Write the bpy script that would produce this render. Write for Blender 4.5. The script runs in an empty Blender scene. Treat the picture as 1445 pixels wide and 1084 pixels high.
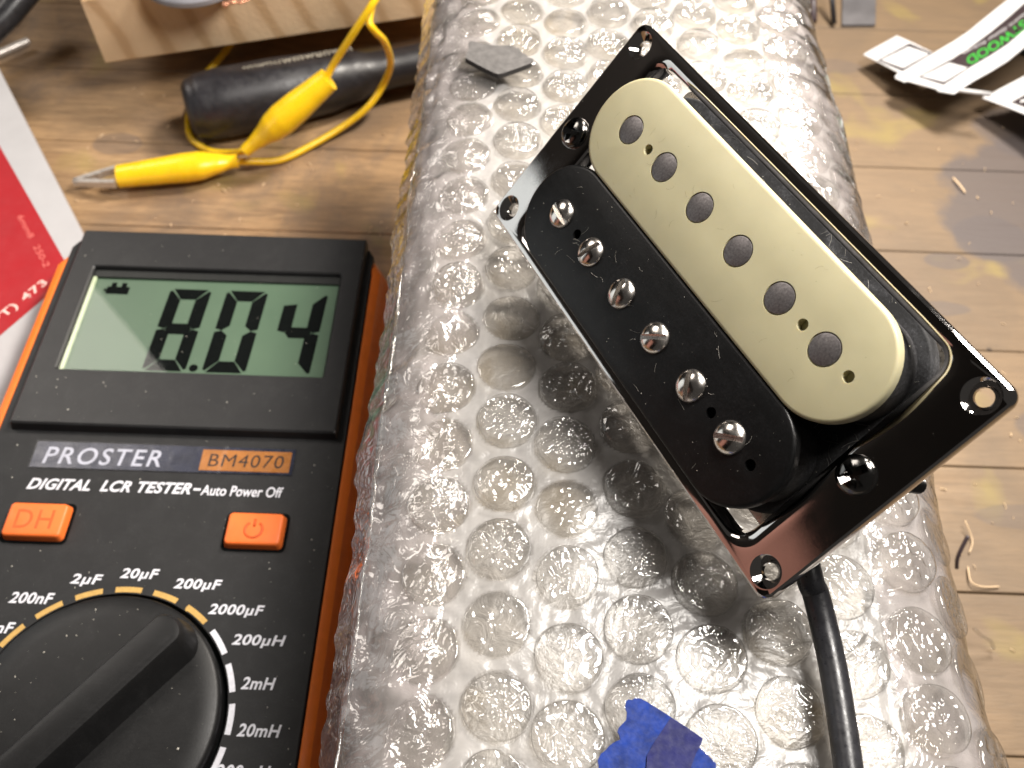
import bpy, bmesh, math, random
import numpy as np
from mathutils import Vector, Matrix, noise
R = math.radians
random.seed(7); rng = np.random.default_rng(7)
S = 0.001                                   # everything below is written in millimetres
scene = bpy.context.scene
COL = scene.collection

# ------------------------------------------------------------------ camera
F = 1298.25; CAMZ = 234.24
RM = np.array([[0.9994396549, 0.0286074923, 0.0173777891],
               [0.0334244801, -0.8253158869, -0.5636811962],
               [-0.0017833400, 0.5639461837, -0.8258096158]])      # rows: picture right, picture down, view direction in world axes
cd = bpy.data.cameras.new('camera'); cam = bpy.data.objects.new('camera', cd); COL.objects.link(cam)
cd.sensor_width = 36; cd.lens = 36*F/1445
m = Matrix.Identity(4)
for i in range(3):
    m[i][0] = RM[0][i]; m[i][1] = -RM[1][i]; m[i][2] = -RM[2][i]
m[2][3] = CAMZ*S
cam.matrix_world = m
cd.clip_start = 0.005; cd.clip_end = 20
cd.dof.use_dof = True; cd.dof.focus_distance = 0.143; cd.dof.aperture_fstop = 31
scene.camera = cam

# ------------------------------------------------------------------ world, lamps, exposure
w = bpy.data.worlds.new('World'); scene.world = w; w.use_nodes = True
w.node_tree.nodes['Background'].inputs[0].default_value = (0.9, 0.84, 0.78, 1)
w.node_tree.nodes['Background'].inputs[1].default_value = 0.05
def area_lamp(name, loc, target, size, power, color, sy=None, shape='DISK'):
    l = bpy.data.lights.new(name, 'AREA'); l.shape = shape; l.size = size*S
    if sy: l.size_y = sy*S
    l.energy = power; l.color = color
    o = bpy.data.objects.new(name, l); COL.objects.link(o)
    o.location = Vector(loc)*S
    o.rotation_euler = (Vector(target)-Vector(loc)).to_track_quat('-Z', 'Y').to_euler()
    return o
area_lamp('bench_lamp', (112, 128, 345), (0, 150, 40), 110, 1.5, (1.0, 0.95, 0.89))
area_lamp('bench_lamp_back', (150, 335, 330), (20, 170, 60), 90, 2.7, (1.0, 0.92, 0.82))
fl = area_lamp('fill_lamp', (-670, 602, 840), (-60, 120, 60), 420, 3.3, (1.0, 0.92, 0.84), 340, 'RECTANGLE')  # added fill, shaped so its edge mirrors as glare on the display
scene.view_settings.view_transform = 'Standard'; scene.view_settings.look = 'None'
scene.view_settings.exposure = 0; scene.view_settings.gamma = 1
c = scene.cycles
c.max_bounces = 10; c.transparent_max_bounces = 24; c.diffuse_bounces = 3; c.glossy_bounces = 4; c.transmission_bounces = 4
c.caustics_reflective = False; c.caustics_refractive = False; c.sample_clamp_indirect = 4.0
c.use_denoising = True

def at(px, py, h):
    """the point at height h (mm) seen at this place of the photograph"""
    v = RM.T @ np.array([(px-722.5)/F, (py-542.0)/F, 1.0])
    t = (h-CAMZ)/v[2]
    return Vector((v[0]*t, v[1]*t, h))

# ------------------------------------------------------------------ helpers
def mesh_obj(name, verts, faces, mat=None, parent=None, smooth=False, sharp=None, mats=None, midx=None, scale=S):
    me = bpy.data.meshes.new(name)
    me.from_pydata([(v[0]*scale, v[1]*scale, v[2]*scale) for v in verts], [], [tuple(f) for f in faces])
    for x in (mats or ([mat] if mat else [])): me.materials.append(x)
    if midx is not None: me.polygons.foreach_set('material_index', midx)
    bm = bmesh.new(); bm.from_mesh(me); bmesh.ops.recalc_face_normals(bm, faces=bm.faces); bm.to_mesh(me); bm.free()
    me.polygons.foreach_set('use_smooth', [bool(smooth)]*len(me.polygons))
    if smooth and sharp: me.set_sharp_from_angle(angle=R(sharp))
    o = bpy.data.objects.new(name, me); COL.objects.link(o)
    if parent: o.parent = parent
    return o
def thing(name, label, cat, group=None, loc=(0, 0, 0), mat4=None):
    o = bpy.data.objects.new(name, None); COL.objects.link(o); o.empty_display_size = 0.01
    if mat4 is not None: o.matrix_world = mat4
    else: o.location = Vector(loc)*S
    return tag(o, label, cat, group)
def tag(o, label, cat, group=None):
    o['label'] = label; o['category'] = cat
    if group: o['group'] = group
    return o
def struct(o): o['kind'] = 'structure'; return o
def stuff(o): o['kind'] = 'stuff'; return o

def cut(o, cutters):
    """subtract closed meshes from a mesh object, keeping the result as plain geometry"""
    for cu in cutters:
        md = o.modifiers.new('b', 'BOOLEAN'); md.operation = 'DIFFERENCE'; md.solver = 'EXACT'; md.object = cu
    dg = bpy.context.evaluated_depsgraph_get(); dg.update()
    me = bpy.data.meshes.new_from_object(o.evaluated_get(dg))
    o.modifiers.clear(); old = o.data; o.data = me; bpy.data.meshes.remove(old)
    for cu in cutters:
        d = cu.data; bpy.data.objects.remove(cu); bpy.data.meshes.remove(d)
    return o

def lathe(prof, n=32, cx=0, cy=0):
    vs, fs = [], []
    for r, z in prof:
        for k in range(n):
            a = 2*math.pi*k/n; vs.append((cx+r*math.cos(a), cy+r*math.sin(a), z))
    m_ = len(prof)
    for i in range(m_-1):
        for k in range(n):
            fs.append((i*n+k, i*n+(k+1) % n, (i+1)*n+(k+1) % n, (i+1)*n+k))
    fs.append(tuple(range(n))); fs.append(tuple((m_-1)*n+k for k in range(n)))
    return vs, fs
def rrect(a, b, r, n=8, cx=0, cy=0):
    """rounded rectangle outline, half sizes a, b"""
    r = min(r, a-1e-4, b-1e-4); out = []
    for sx, sy, a0 in ((1, 1, 0), (-1, 1, 90), (-1, -1, 180), (1, -1, 270)):
        for k in range(n+1):
            t = R(a0+90*k/n); out.append((cx+sx*(a-r)+r*math.cos(t), cy+sy*(b-r)+r*math.sin(t)))
    return out
def loft(loops, close_ends=True, ring=False):
    """loops: list of equal-length lists of 3-D points"""
    n = len(loops[0]); vs = [p for l in loops for p in l]; fs = []
    L = len(loops)
    for i in range(L if ring else L-1):
        j = (i+1) % L
        for k in range(n):
            fs.append((i*n+k, i*n+(k+1) % n, j*n+(k+1) % n, j*n+k))
    if close_ends and not ring:
        fs.append(tuple(range(n))); fs.append(tuple((L-1)*n+k for k in range(n)))
    return vs, fs
def slab(a, b, r, z0, z1, bev=0.3, n=8, cx=0, cy=0, bevb=0):
    """rounded-rectangle slab with softened upper edge"""
    L = []
    if bevb: L.append([(x, y, z0) for x, y in rrect(a-bevb, b-bevb, max(r-bevb, .05), n, cx, cy)])
    L.append([(x, y, z0+bevb) for x, y in rrect(a, b, r, n, cx, cy)])
    for t in (0, 30, 60, 90):
        q = bev*(1-math.cos(R(t))); 
        L.append([(x, y, z1-bev+bev*math.sin(R(t))) for x, y in rrect(a-q, b-q, max(r-q, .05), n, cx, cy)])
    return loft(L)
def poly_slab(pts, z0, z1, bev=0.0):
    """any outline (list of x, y) as a slab"""
    L = [[(x, y, z0) for x, y in pts], [(x, y, z1) for x, y in pts]]
    return loft(L)
def box(x0, x1, y0, y1, z0, z1):
    v = [(x0, y0, z0), (x1, y0, z0), (x1, y1, z0), (x0, y1, z0), (x0, y0, z1), (x1, y0, z1), (x1, y1, z1), (x0, y1, z1)]
    return v, [(0, 3, 2, 1), (4, 5, 6, 7), (0, 1, 5, 4), (1, 2, 6, 5), (2, 3, 7, 6), (3, 0, 4, 7)]
def smooth_path(pts, n=8):
    pts = [Vector(p) for p in pts]; out = []
    for i in range(len(pts)-1):
        p0 = pts[max(i-1, 0)]; p1 = pts[i]; p2 = pts[i+1]; p3 = pts[min(i+2, len(pts)-1)]
        for k in range(n):
            t = k/n
            out.append(0.5*((2*p1)+(-p0+p2)*t+(2*p0-5*p1+4*p2-p3)*t*t+(-p0+3*p1-3*p2+p3)*t**3))
    out.append(pts[-1]); return out
def tube(path, rad, n=12, closed=True, flat=1.0):
    """rad: number or list; flat squeezes it vertically"""
    P = [Vector(p) for p in path]
    if not hasattr(rad, '__len__'): rad = [rad]*len(P)
    vs, fs = [], []; up = Vector((0, 0, 1)); prev = None
    for i, p in enumerate(P):
        t = (P[min(i+1, len(P)-1)]-P[max(i-1, 0)]).normalized()
        if prev is None:
            u = up.cross(t)
            if u.length < 1e-3: u = Vector((1, 0, 0))
            u.normalize()
        else:
            u = prev-t*prev.dot(t); u.normalize()
        prev = u; v = t.cross(u)
        for k in range(n):
            a = 2*math.pi*k/n; q = p+(u*math.cos(a)+v*math.sin(a)*flat)*rad[i]; vs.append(tuple(q))
    for i in range(len(P)-1):
        for k in range(n):
            fs.append((i*n+k, i*n+(k+1) % n, (i+1)*n+(k+1) % n, (i+1)*n+k))
    if closed:
        fs.append(tuple(range(n))); fs.append(tuple((len(P)-1)*n+k for k in range(n)))
    return vs, fs
def merge(*ms):
    vs, fs = [], []
    for v, f in ms:
        o = len(vs); vs += list(v); fs += [tuple(i+o for i in q) for q in f]
    return vs, fs

# ------------------------------------------------------------------ materials
def new_mat(name):
    mt = bpy.data.materials.new(name); mt.use_nodes = True; nt = mt.node_tree
    return mt, nt, nt.nodes['Principled BSDF'], nt.nodes['Material Output']
def N(nt, t, **kw):
    n = nt.nodes.new(t)
    for k, v in kw.items():
        if k.startswith('i_'):
            key = k[2:]; key = int(key) if key.isdigit() else key.replace('_', ' ')
            n.inputs[key].default_value = v
        else: setattr(n, k, v)
    return n
def ramp(nt, src, stops, interp='LINEAR'):
    r = nt.nodes.new('ShaderNodeValToRGB'); r.color_ramp.interpolation = interp
    e = r.color_ramp.elements
    while len(e) < len(stops): e.new(0.5)
    for i, (p, col) in enumerate(stops):
        e[i].position = p
        e[i].color = (*col, 1) if hasattr(col, '__len__') else (col, col, col, 1)
    nt.links.new(src, r.inputs[0]); return r
def coords(nt, scale=(1, 1, 1), kind='Object', rot=(0, 0, 0)):
    tc = nt.nodes.new('ShaderNodeTexCoord'); mp = nt.nodes.new('ShaderNodeMapping')
    mp.inputs['Scale'].default_value = scale; mp.inputs['Rotation'].default_value = rot
    nt.links.new(tc.outputs[kind], mp.inputs[0]); return mp.outputs[0]
def noise_tex(nt, vec, scale, detail=4, rough=.55, dist=0):
    n = N(nt, 'ShaderNodeTexNoise'); n.inputs['Scale'].default_value = scale; n.inputs['Detail'].default_value = detail
    n.inputs['Roughness'].default_value = rough; n.inputs['Distortion'].default_value = dist
    if vec is not None: nt.links.new(vec, n.inputs['Vector'])
    return n
def mixc(nt, a, b, f, mode='MIX'):
    mx = N(nt, 'ShaderNodeMix', data_type='RGBA', blend_type=mode)
    for s, v in ((mx.inputs['Factor'], f), (mx.inputs[6], a), (mx.inputs[7], b)):
        if hasattr(v, 'links') or hasattr(v, 'is_linked'): nt.links.new(v, s)
        elif hasattr(v, '__len__'): s.default_value = (*v[:3], 1)
        else: s.default_value = v
    return mx.outputs[2]
def bump(nt, height, strength, dist=0.0002, nrm=None):
    b = N(nt, 'ShaderNodeBump'); b.inputs['Strength'].default_value = strength; b.inputs['Distance'].default_value = dist
    nt.links.new(height, b.inputs['Height'])
    if nrm is not None: nt.links.new(nrm, b.inputs['Normal'])
    return b.outputs[0]
def simple(name, col, rough=.5, metal=0, var=.12, scale=400, bumps=0, bscale=2500, spec=.5, coat=0, rvar=.1, sss=0):
    mt, nt, p, o = new_mat(name); v = coords(nt)
    n = noise_tex(nt, v, scale, 4)
    dark = tuple(x*(1-var) for x in col); light = tuple(min(1, x*(1+var)) for x in col)
    r = ramp(nt, n.outputs[0], [(.3, dark), (.7, light)]); nt.links.new(r.outputs[0], p.inputs['Base Color'])
    n2 = noise_tex(nt, v, scale*2.3, 5)
    r2 = ramp(nt, n2.outputs[0], [(.3, max(0, rough-rvar)), (.7, min(1, rough+rvar))]); nt.links.new(r2.outputs[0], p.inputs['Roughness'])
    p.inputs['Metallic'].default_value = metal; p.inputs['Specular IOR Level'].default_value = spec
    p.inputs['Coat Weight'].default_value = coat
    if sss:
        p.inputs['Subsurface Weight'].default_value = sss; p.inputs['Subsurface Radius'].default_value = (1, .7, .35); p.inputs['Subsurface Scale'].default_value = 0.0012
    if bumps:
        n3 = noise_tex(nt, v, bscale, 3); nt.links.new(bump(nt, n3.outputs[0], bumps, 0.0001), p.inputs['Normal'])
    return mt

def mat_wood(name, light, dark, seedv=0, stains=False, axis=0, ringy=False, gloss=.5):
    mt, nt, p, o = new_mat(name)
    sc = (1, 9, 9) if axis == 0 else (9, 1, 9)
    tc = nt.nodes.new('ShaderNodeTexCoord')
    oi = nt.nodes.new('ShaderNodeObjectInfo')
    mp = N(nt, 'ShaderNodeMapping'); mp.inputs['Scale'].default_value = sc
    nt.links.new(tc.outputs['Object'], mp.inputs[0])
    ofs = N(nt, 'ShaderNodeVectorMath', operation='MULTIPLY_ADD'); ofs.inputs[1].default_value = (3, 7, 5)
    cb = N(nt, 'ShaderNodeCombineXYZ')
    for k in range(3): nt.links.new(oi.outputs['Random'], cb.inputs[k])
    nt.links.new(cb.outputs[0], ofs.inputs[0]); nt.links.new(mp.outputs[0], ofs.inputs[2])
    v = ofs.outputs[0]
    g = noise_tex(nt, v, 22, 7, .62, 1.2); f = noise_tex(nt, v, 120, 5, .7, .4)
    r1 = ramp(nt, g.outputs[0], [(.28, dark), (.48, tuple((a+b)/2 for a, b in zip(light, dark))), (.72, light)])
    r2 = ramp(nt, f.outputs[0], [(.3, .55), (.5, .95), (.8, 1.15)])
    col = mixc(nt, r1.outputs[0], r2.outputs[0], .8, 'MULTIPLY')
    mp3 = N(nt, 'ShaderNodeMapping'); mp3.inputs['Scale'].default_value = (1, 5, 5) ; nt.links.new(v, mp3.inputs[0])
    f3 = noise_tex(nt, mp3.outputs[0], 60, 3, .6, .3); r3 = ramp(nt, f3.outputs[0], [(.34, .5), (.44, 1.0), (.62, 1.0), (.75, 1.18)])
    col = mixc(nt, col, r3.outputs[0], .7, 'MULTIPLY')
    # per-plank tone
    tone = ramp(nt, oi.outputs['Random'], [(0, (.82, .80, .80)), (.5, (1, .98, .95)), (1, (1.12, 1.06, .98))])
    col = mixc(nt, col, tone.outputs[0], 1.0, 'MULTIPLY')
    if stains:
        wv = tc.outputs['Object']
        # grime and greyish smudges
        a = noise_tex(nt, wv, 14, 5, .6, .8); ra = ramp(nt, a.outputs[0], [(.47, 0.0), (.70, .72)])
        col = mixc(nt, col, (.10, .075, .06), ra.outputs[0])
        a2 = noise_tex(nt, wv, 7, 6, .7, 1.5); ra2 = ramp(nt, a2.outputs[0], [(.52, 0.0), (.60, .45), (.72, .6)])
        col = mixc(nt, col, (.15, .11, .085), ra2.outputs[0])
        # darker grey-brown towards the right end of the bench
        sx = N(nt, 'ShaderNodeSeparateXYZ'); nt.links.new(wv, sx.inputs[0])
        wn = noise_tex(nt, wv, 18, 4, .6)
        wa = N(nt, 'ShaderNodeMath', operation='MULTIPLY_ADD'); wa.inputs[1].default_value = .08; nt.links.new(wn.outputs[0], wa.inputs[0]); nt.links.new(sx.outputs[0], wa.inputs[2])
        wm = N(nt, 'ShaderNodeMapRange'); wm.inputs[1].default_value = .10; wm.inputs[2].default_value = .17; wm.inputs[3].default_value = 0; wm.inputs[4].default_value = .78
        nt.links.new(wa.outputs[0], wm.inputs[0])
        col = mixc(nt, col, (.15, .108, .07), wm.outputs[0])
        # yellow-green tint patches
        b = noise_tex(nt, wv, 26, 3, .5, .3); rb = ramp(nt, b.outputs[0], [(.58, 0.0), (.68, .38)])
        col = mixc(nt, col, (.36, .29, .06), rb.outputs[0])
        # one large grey paint stain with its own outline
        sep = N(nt, 'ShaderNodeSeparateXYZ'); nt.links.new(wv, sep.inputs[0])
        dn = noise_tex(nt, wv, 45, 4, .6)
        def dist2(cx, cy, rx, ry):
            q = N(nt, 'ShaderNodeVectorMath', operation='SUBTRACT'); q.inputs[1].default_value = (cx*S, cy*S, 0); nt.links.new(wv, q.inputs[0])
            q2 = N(nt, 'ShaderNodeVectorMath', operation='MULTIPLY'); q2.inputs[1].default_value = (1/(rx*S), 1/(ry*S), 0); nt.links.new(q.outputs[0], q2.inputs[0])
            ln = N(nt, 'ShaderNodeVectorMath', operation='LENGTH'); nt.links.new(q2.outputs[0], ln.inputs[0])
            ad = N(nt, 'ShaderNodeMath', operation='MULTIPLY_ADD'); ad.inputs[1].default_value = .55; nt.links.new(dn.outputs[0], ad.inputs[0]); nt.links.new(ln.outputs['Value'], ad.inputs[2])
            return ad.outputs[0]
        for (cx, cy, rx, ry, am) in ((205, 240, 52, 48, .85), (166, 228, 13, 11, .8), (147, 217, 8, 4, .6), (208, 285, 34, 18, .7), (122, 322, 16, 5, .35), (140, 196, 10, 3, .5), (150, 120, 18, 4, .35), (128, 160, 9, 5, .4), (166, 150, 14, 8, .55), (-118, 300, 14, 5, .5), (-150, 262, 9, 6, .45)):
            mr = N(nt, 'ShaderNodeMapRange'); mr.inputs[1].default_value = 1.33; mr.inputs[2].default_value = 1.22; mr.inputs[3].default_value = 0; mr.inputs[4].default_value = am
            nt.links.new(dist2(cx, cy, rx, ry), mr.inputs[0])
            col = mixc(nt, col, (.10, .083, .08), mr.outputs[0])
        # fine specks of dirt
        vo = N(nt, 'ShaderNodeTexVoronoi'); vo.inputs['Scale'].default_value = 55; nt.links.new(wv, vo.inputs['Vector'])
        rv = ramp(nt, vo.outputs['Distance'], [(.03, .85), (.07, 0.0)])
        rsel = ramp(nt, vo.outputs['Color'], [(.62, 0.0), (.66, 1.0)])
        mm = N(nt, 'ShaderNodeMath', operation='MULTIPLY'); nt.links.new(rv.outputs[0], mm.inputs[0]); nt.links.new(rsel.outputs[0], mm.inputs[1])
        col = mixc(nt, col, (.05, .035, .025), mm.outputs[0])
    nt.links.new(col, p.inputs['Base Color'])
    rr = ramp(nt, g.outputs[0], [(.3, gloss+.12), (.7, gloss-.08)]); nt.links.new(rr.outputs[0], p.inputs['Roughness'])
    nt.links.new(bump(nt, f.outputs[0], .35, 0.0004), p.inputs['Normal'])
    return mt

def mat_endgrain():
    mt, nt, p, o = new_mat('pine_end_grain'); tc = nt.nodes.new('ShaderNodeTexCoord')
    mp = N(nt, 'ShaderNodeMapping'); mp.inputs['Location'].default_value = (.42, 0, .12); nt.links.new(tc.outputs['Object'], mp.inputs[0])
    n = noise_tex(nt, tc.outputs['Object'], 25, 4, .5)
    wv = N(nt, 'ShaderNodeTexWave', wave_type='RINGS', rings_direction='Y'); wv.inputs['Scale'].default_value = 26
    wv.inputs['Distortion'].default_value = 2.2; wv.inputs['Detail'].default_value = 3; wv.inputs['Detail Scale'].default_value = 1.2
    nt.links.new(mp.outputs[0], wv.inputs['Vector'])
    r = ramp(nt, wv.outputs[0], [(.05, (.50, .33, .18)), (.3, (.62, .44, .27)), (.8, (.66, .48, .30))])
    r2 = ramp(nt, n.outputs[0], [(.3, .8), (.7, 1.1)])
    nt.links.new(mixc(nt, r.outputs[0], r2.outputs[0], 1, 'MULTIPLY'), p.inputs['Base Color']); p.inputs['Roughness'].default_value = .75
    f = noise_tex(nt, tc.outputs['Object'], 700, 4); nt.links.new(bump(nt, f.outputs[0], .4, .0004), p.inputs['Normal'])
    return mt

def mat_chrome(name, col, rough, scr=.25, sscale=1400):
    mt, nt, p, o = new_mat(name); v = coords(nt, (1, 14, 1), rot=(0, 0, .4))
    p.inputs['Base Color'].default_value = (*col, 1); p.inputs['Metallic'].default_value = 1
    n = noise_tex(nt, v, sscale, 3, .6); n2 = noise_tex(nt, coords(nt), 220, 4)
    r = ramp(nt, n2.outputs[0], [(.35, rough*.6), (.75, rough*1.8)]); nt.links.new(r.outputs[0], p.inputs['Roughness'])
    nt.links.new(bump(nt, n.outputs[0], scr, 0.00001), p.inputs['Normal']); return mt

M = {}
M['chrome'] = mat_chrome('polished_chrome', (.66, .63, .61), .05, .12)
M['nickel'] = mat_chrome('nickel_screw', (.80, .75, .70), .24, .3, 900)
M['steel'] = simple('ground_steel', (.20, .185, .185), .42, .85, .3, 2600, .18, 5000)
M['darkscrew'] = mat_chrome('black_chrome_screw', (.16, .155, .15), .16, .3)
M['plate'] = simple('nickel_silver', (.45, .42, .38), .3, 1, .2, 500)
M['rubber'] = simple('black_cable_jacket', (.022, .022, .025), .33, 0, .3, 500, .2, 900)
M['brown'] = simple('hole_brown', (.10, .055, .015), .8)
M['copper'] = simple('copper_scrap', (.75, .36, .22), .35, .8)
def mat_blackplastic(name, base=.012, dust=.5, rough=.42):
    mt, nt, p, o = new_mat(name); v = coords(nt)
    n = noise_tex(nt, v, 160, 6, .7, .6); n2 = noise_tex(nt, v, 2600, 4, .8)
    mu = N(nt, 'ShaderNodeMath', operation='MULTIPLY'); nt.links.new(n.outputs[0], mu.inputs[0]); nt.links.new(n2.outputs[0], mu.inputs[1])
    r = ramp(nt, mu.outputs[0], [(.22, (base, base, base*1.05)), (.36, (base+.04*dust, base+.04*dust, base+.045*dust)), (.48, (base+.16*dust,)*3)])
    nt.links.new(r.outputs[0], p.inputs['Base Color'])
    v2 = coords(nt, (1, 22, 1), rot=(0, 0, 1.1)); n3 = noise_tex(nt, v2, 300, 3)
    r3 = ramp(nt, n3.outputs[0], [(.3, rough-.03), (.7, rough+.04)]); nt.links.new(r3.outputs[0], p.inputs['Roughness'])
    p.inputs['Specular IOR Level'].default_value = .35
    nt.links.new(bump(nt, n2.outputs[0], .18, .0001), p.inputs['Normal']); return mt
M['bobbin_black'] = mat_blackplastic('black_bobbin_plastic', .003, .10, .34)
M['tape_black'] = mat_blackplastic('dusty_black_cloth', .014, .75, .7)
M['cream'] = simple('cream_plastic', (.46, .42, .265), .42, 0, .05, 120, .06, 900, sss=.25)
M['meter_black'] = mat_blackplastic('meter_face_black', .015, .2, .5)
M['bezel_black'] = mat_blackplastic('meter_bezel_black', .018, .15, .38)
M['knob_black'] = mat_blackplastic('knob_black', .007, .10, .42)
M['orange'] = simple('orange_case_plastic', (.90, .20, .022), .42, 0, .06, 300, .15, 2200, sss=.1)
M['button'] = simple('orange_button_rubber', (.86, .17, .03), .5, 0, .05, 300, .1, 2200)
M['button_dark'] = simple('orange_button_emboss', (.66, .10, .015), .55)
M['white_print'] = simple('white_print', (.72, .72, .78), .5, 0, .12, 900)
M['tan_print'] = simple('tan_print', (.52, .32, .09), .5, 0, .12, 900)
M['navy_label'] = simple('navy_label', (.022, .026, .045), .25, 0, .3, 200, .3, 260)
M['brown_label'] = simple('brown_orange_label', (.42, .16, .035), .3, 0, .15, 200, .3, 260)
M['label_ink'] = simple('label_ink', (.03, .02, .015), .4)
M['lcd_ink'] = simple('lcd_segment', (.003, .004, .004), .7, spec=.05)
M['dust'] = simple('pale_dust', (.55, .52, .46), .8)
M['yellow'] = simple('yellow_vinyl', (.86, .55, .012), .28, 0, .05, 200, .05, 500, sss=.2)
M['clip_metal'] = simple('clip_steel', (.62, .58, .54), .38, .6, .15, 900, .3, 900)
M['handle'] = simple('black_rubber_handle', (.015, .014, .017), .42, 0, .3, 200, .1, 900)
M['handle_print'] = simple('worn_grey_lettering', (.24, .22, .18), .7, 0, .5, 700)
M['pine'] = mat_wood('pine_side', (.62, .44, .25), (.42, .27, .13))
M['endgrain'] = mat_endgrain()
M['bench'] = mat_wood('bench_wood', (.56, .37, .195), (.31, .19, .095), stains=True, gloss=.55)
M['gap'] = simple('dark_joint', (.03, .02, .013), .9)
M['disc'] = simple('grey_disc', (.19, .19, .21), .5, 0, .25, 60)
M['card_white'] = simple('white_card', (.45, .44, .45), .5, 0, .04, 90)
M['card_red'] = simple('red_print', (.36, .004, .010), .6, 0, .06, 90)
M['paper'] = simple('white_paper', (.56, .56, .57), .55, 0, .03, 200)
M['paper_black'] = simple('black_ink', (.03, .018, .02), .5)
M['paper_green'] = simple('green_ink', (.03, .42, .035), .5)
M['pink_print'] = simple('pale_print_on_red', (.85, .55, .50), .5)
M['slate'] = simple('grey_shard', (.085, .08, .078), .7, 0, .3, 500, .5, 1200)
M['slate_edge'] = simple('shard_edge', (.03, .027, .026), .7)
M['bluetape'] = simple('blue_masking_tape', (.003, .024, .18), .8, 0, .38, 520, 1.0, 520)
M['bluetape2'] = simple('doubled_blue_tape', (.006, .008, .085), .75, 0, .22, 420, .7, 700)
M['wall_dark'] = simple('dark_wall', (.03, .026, .024), .9)
M['wall_grey'] = simple('grey_board', (.34, .37, .40), .7, 0, .1, 8)
M['wall_red'] = simple('reddish_board', (.30, .12, .085), .7, 0, .5, 30)
M['splinter'] = simple('dark_splinter', (.05, .035, .04), .4)
M['shaving'] = simple('pale_shaving', (.75, .55, .35), .5)

def mat_lcd():
    mt, nt, p, o = new_mat('lcd_green'); v = coords(nt)
    n = noise_tex(nt, v, 60, 3)
    r = ramp(nt, n.outputs[0], [(.3, (.078, .125, .085)), (.7, (.09, .14, .095))]); nt.links.new(r.outputs[0], p.inputs['Base Color'])
    p.inputs['Roughness'].default_value = .35; return mt
M['lcd'] = mat_lcd()
def schlick(nt, nrm=None, boost=1.0, f0=.04):
    # two-sided film reflectance from the viewing angle (no total reflection on the back faces)
    ge = N(nt, 'ShaderNodeNewGeometry'); dt = N(nt, 'ShaderNodeVectorMath', operation='DOT_PRODUCT')
    nt.links.new(ge.outputs['Incoming'], dt.inputs[0]); nt.links.new(nrm if nrm is not None else ge.outputs['Normal'], dt.inputs[1])
    ab = N(nt, 'ShaderNodeMath', operation='ABSOLUTE'); nt.links.new(dt.outputs['Value'], ab.inputs[0])
    om = N(nt, 'ShaderNodeMath', operation='SUBTRACT', use_clamp=True); om.inputs[0].default_value = 1; nt.links.new(ab.outputs[0], om.inputs[1])
    pw = N(nt, 'ShaderNodeMath', operation='POWER'); pw.inputs[1].default_value = 4.5; nt.links.new(om.outputs[0], pw.inputs[0])
    ma = N(nt, 'ShaderNodeMath', operation='MULTIPLY_ADD'); ma.inputs[1].default_value = .9; ma.inputs[2].default_value = f0; nt.links.new(pw.outputs[0], ma.inputs[0])
    mu = N(nt, 'ShaderNodeMath', operation='MULTIPLY', use_clamp=True); mu.inputs[1].default_value = boost; nt.links.new(ma.outputs[0], mu.inputs[0])
    return mu
def mat_clear(name, tint=(.93, .97, .93), rough=.05, boost=1.0, dif=0.0):
    mt, nt, p, o = new_mat(name); nt.nodes.remove(p)
    tr = N(nt, 'ShaderNodeBsdfTransparent'); tr.inputs[0].default_value = (*tint, 1)
    gl = N(nt, 'ShaderNodeBsdfGlossy'); gl.inputs['Roughness'].default_value = rough
    mu = schlick(nt, None, boost)
    mx = N(nt, 'ShaderNodeMixShader'); nt.links.new(mu.outputs[0], mx.inputs[0]); nt.links.new(tr.outputs[0], mx.inputs[1]); nt.links.new(gl.outputs[0], mx.inputs[2])
    nt.links.new(mx.outputs[0], o.inputs[0]); return mt
M['glass'] = mat_clear('clear_lcd_window', (.97, .985, .965), .03, .7)

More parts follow.
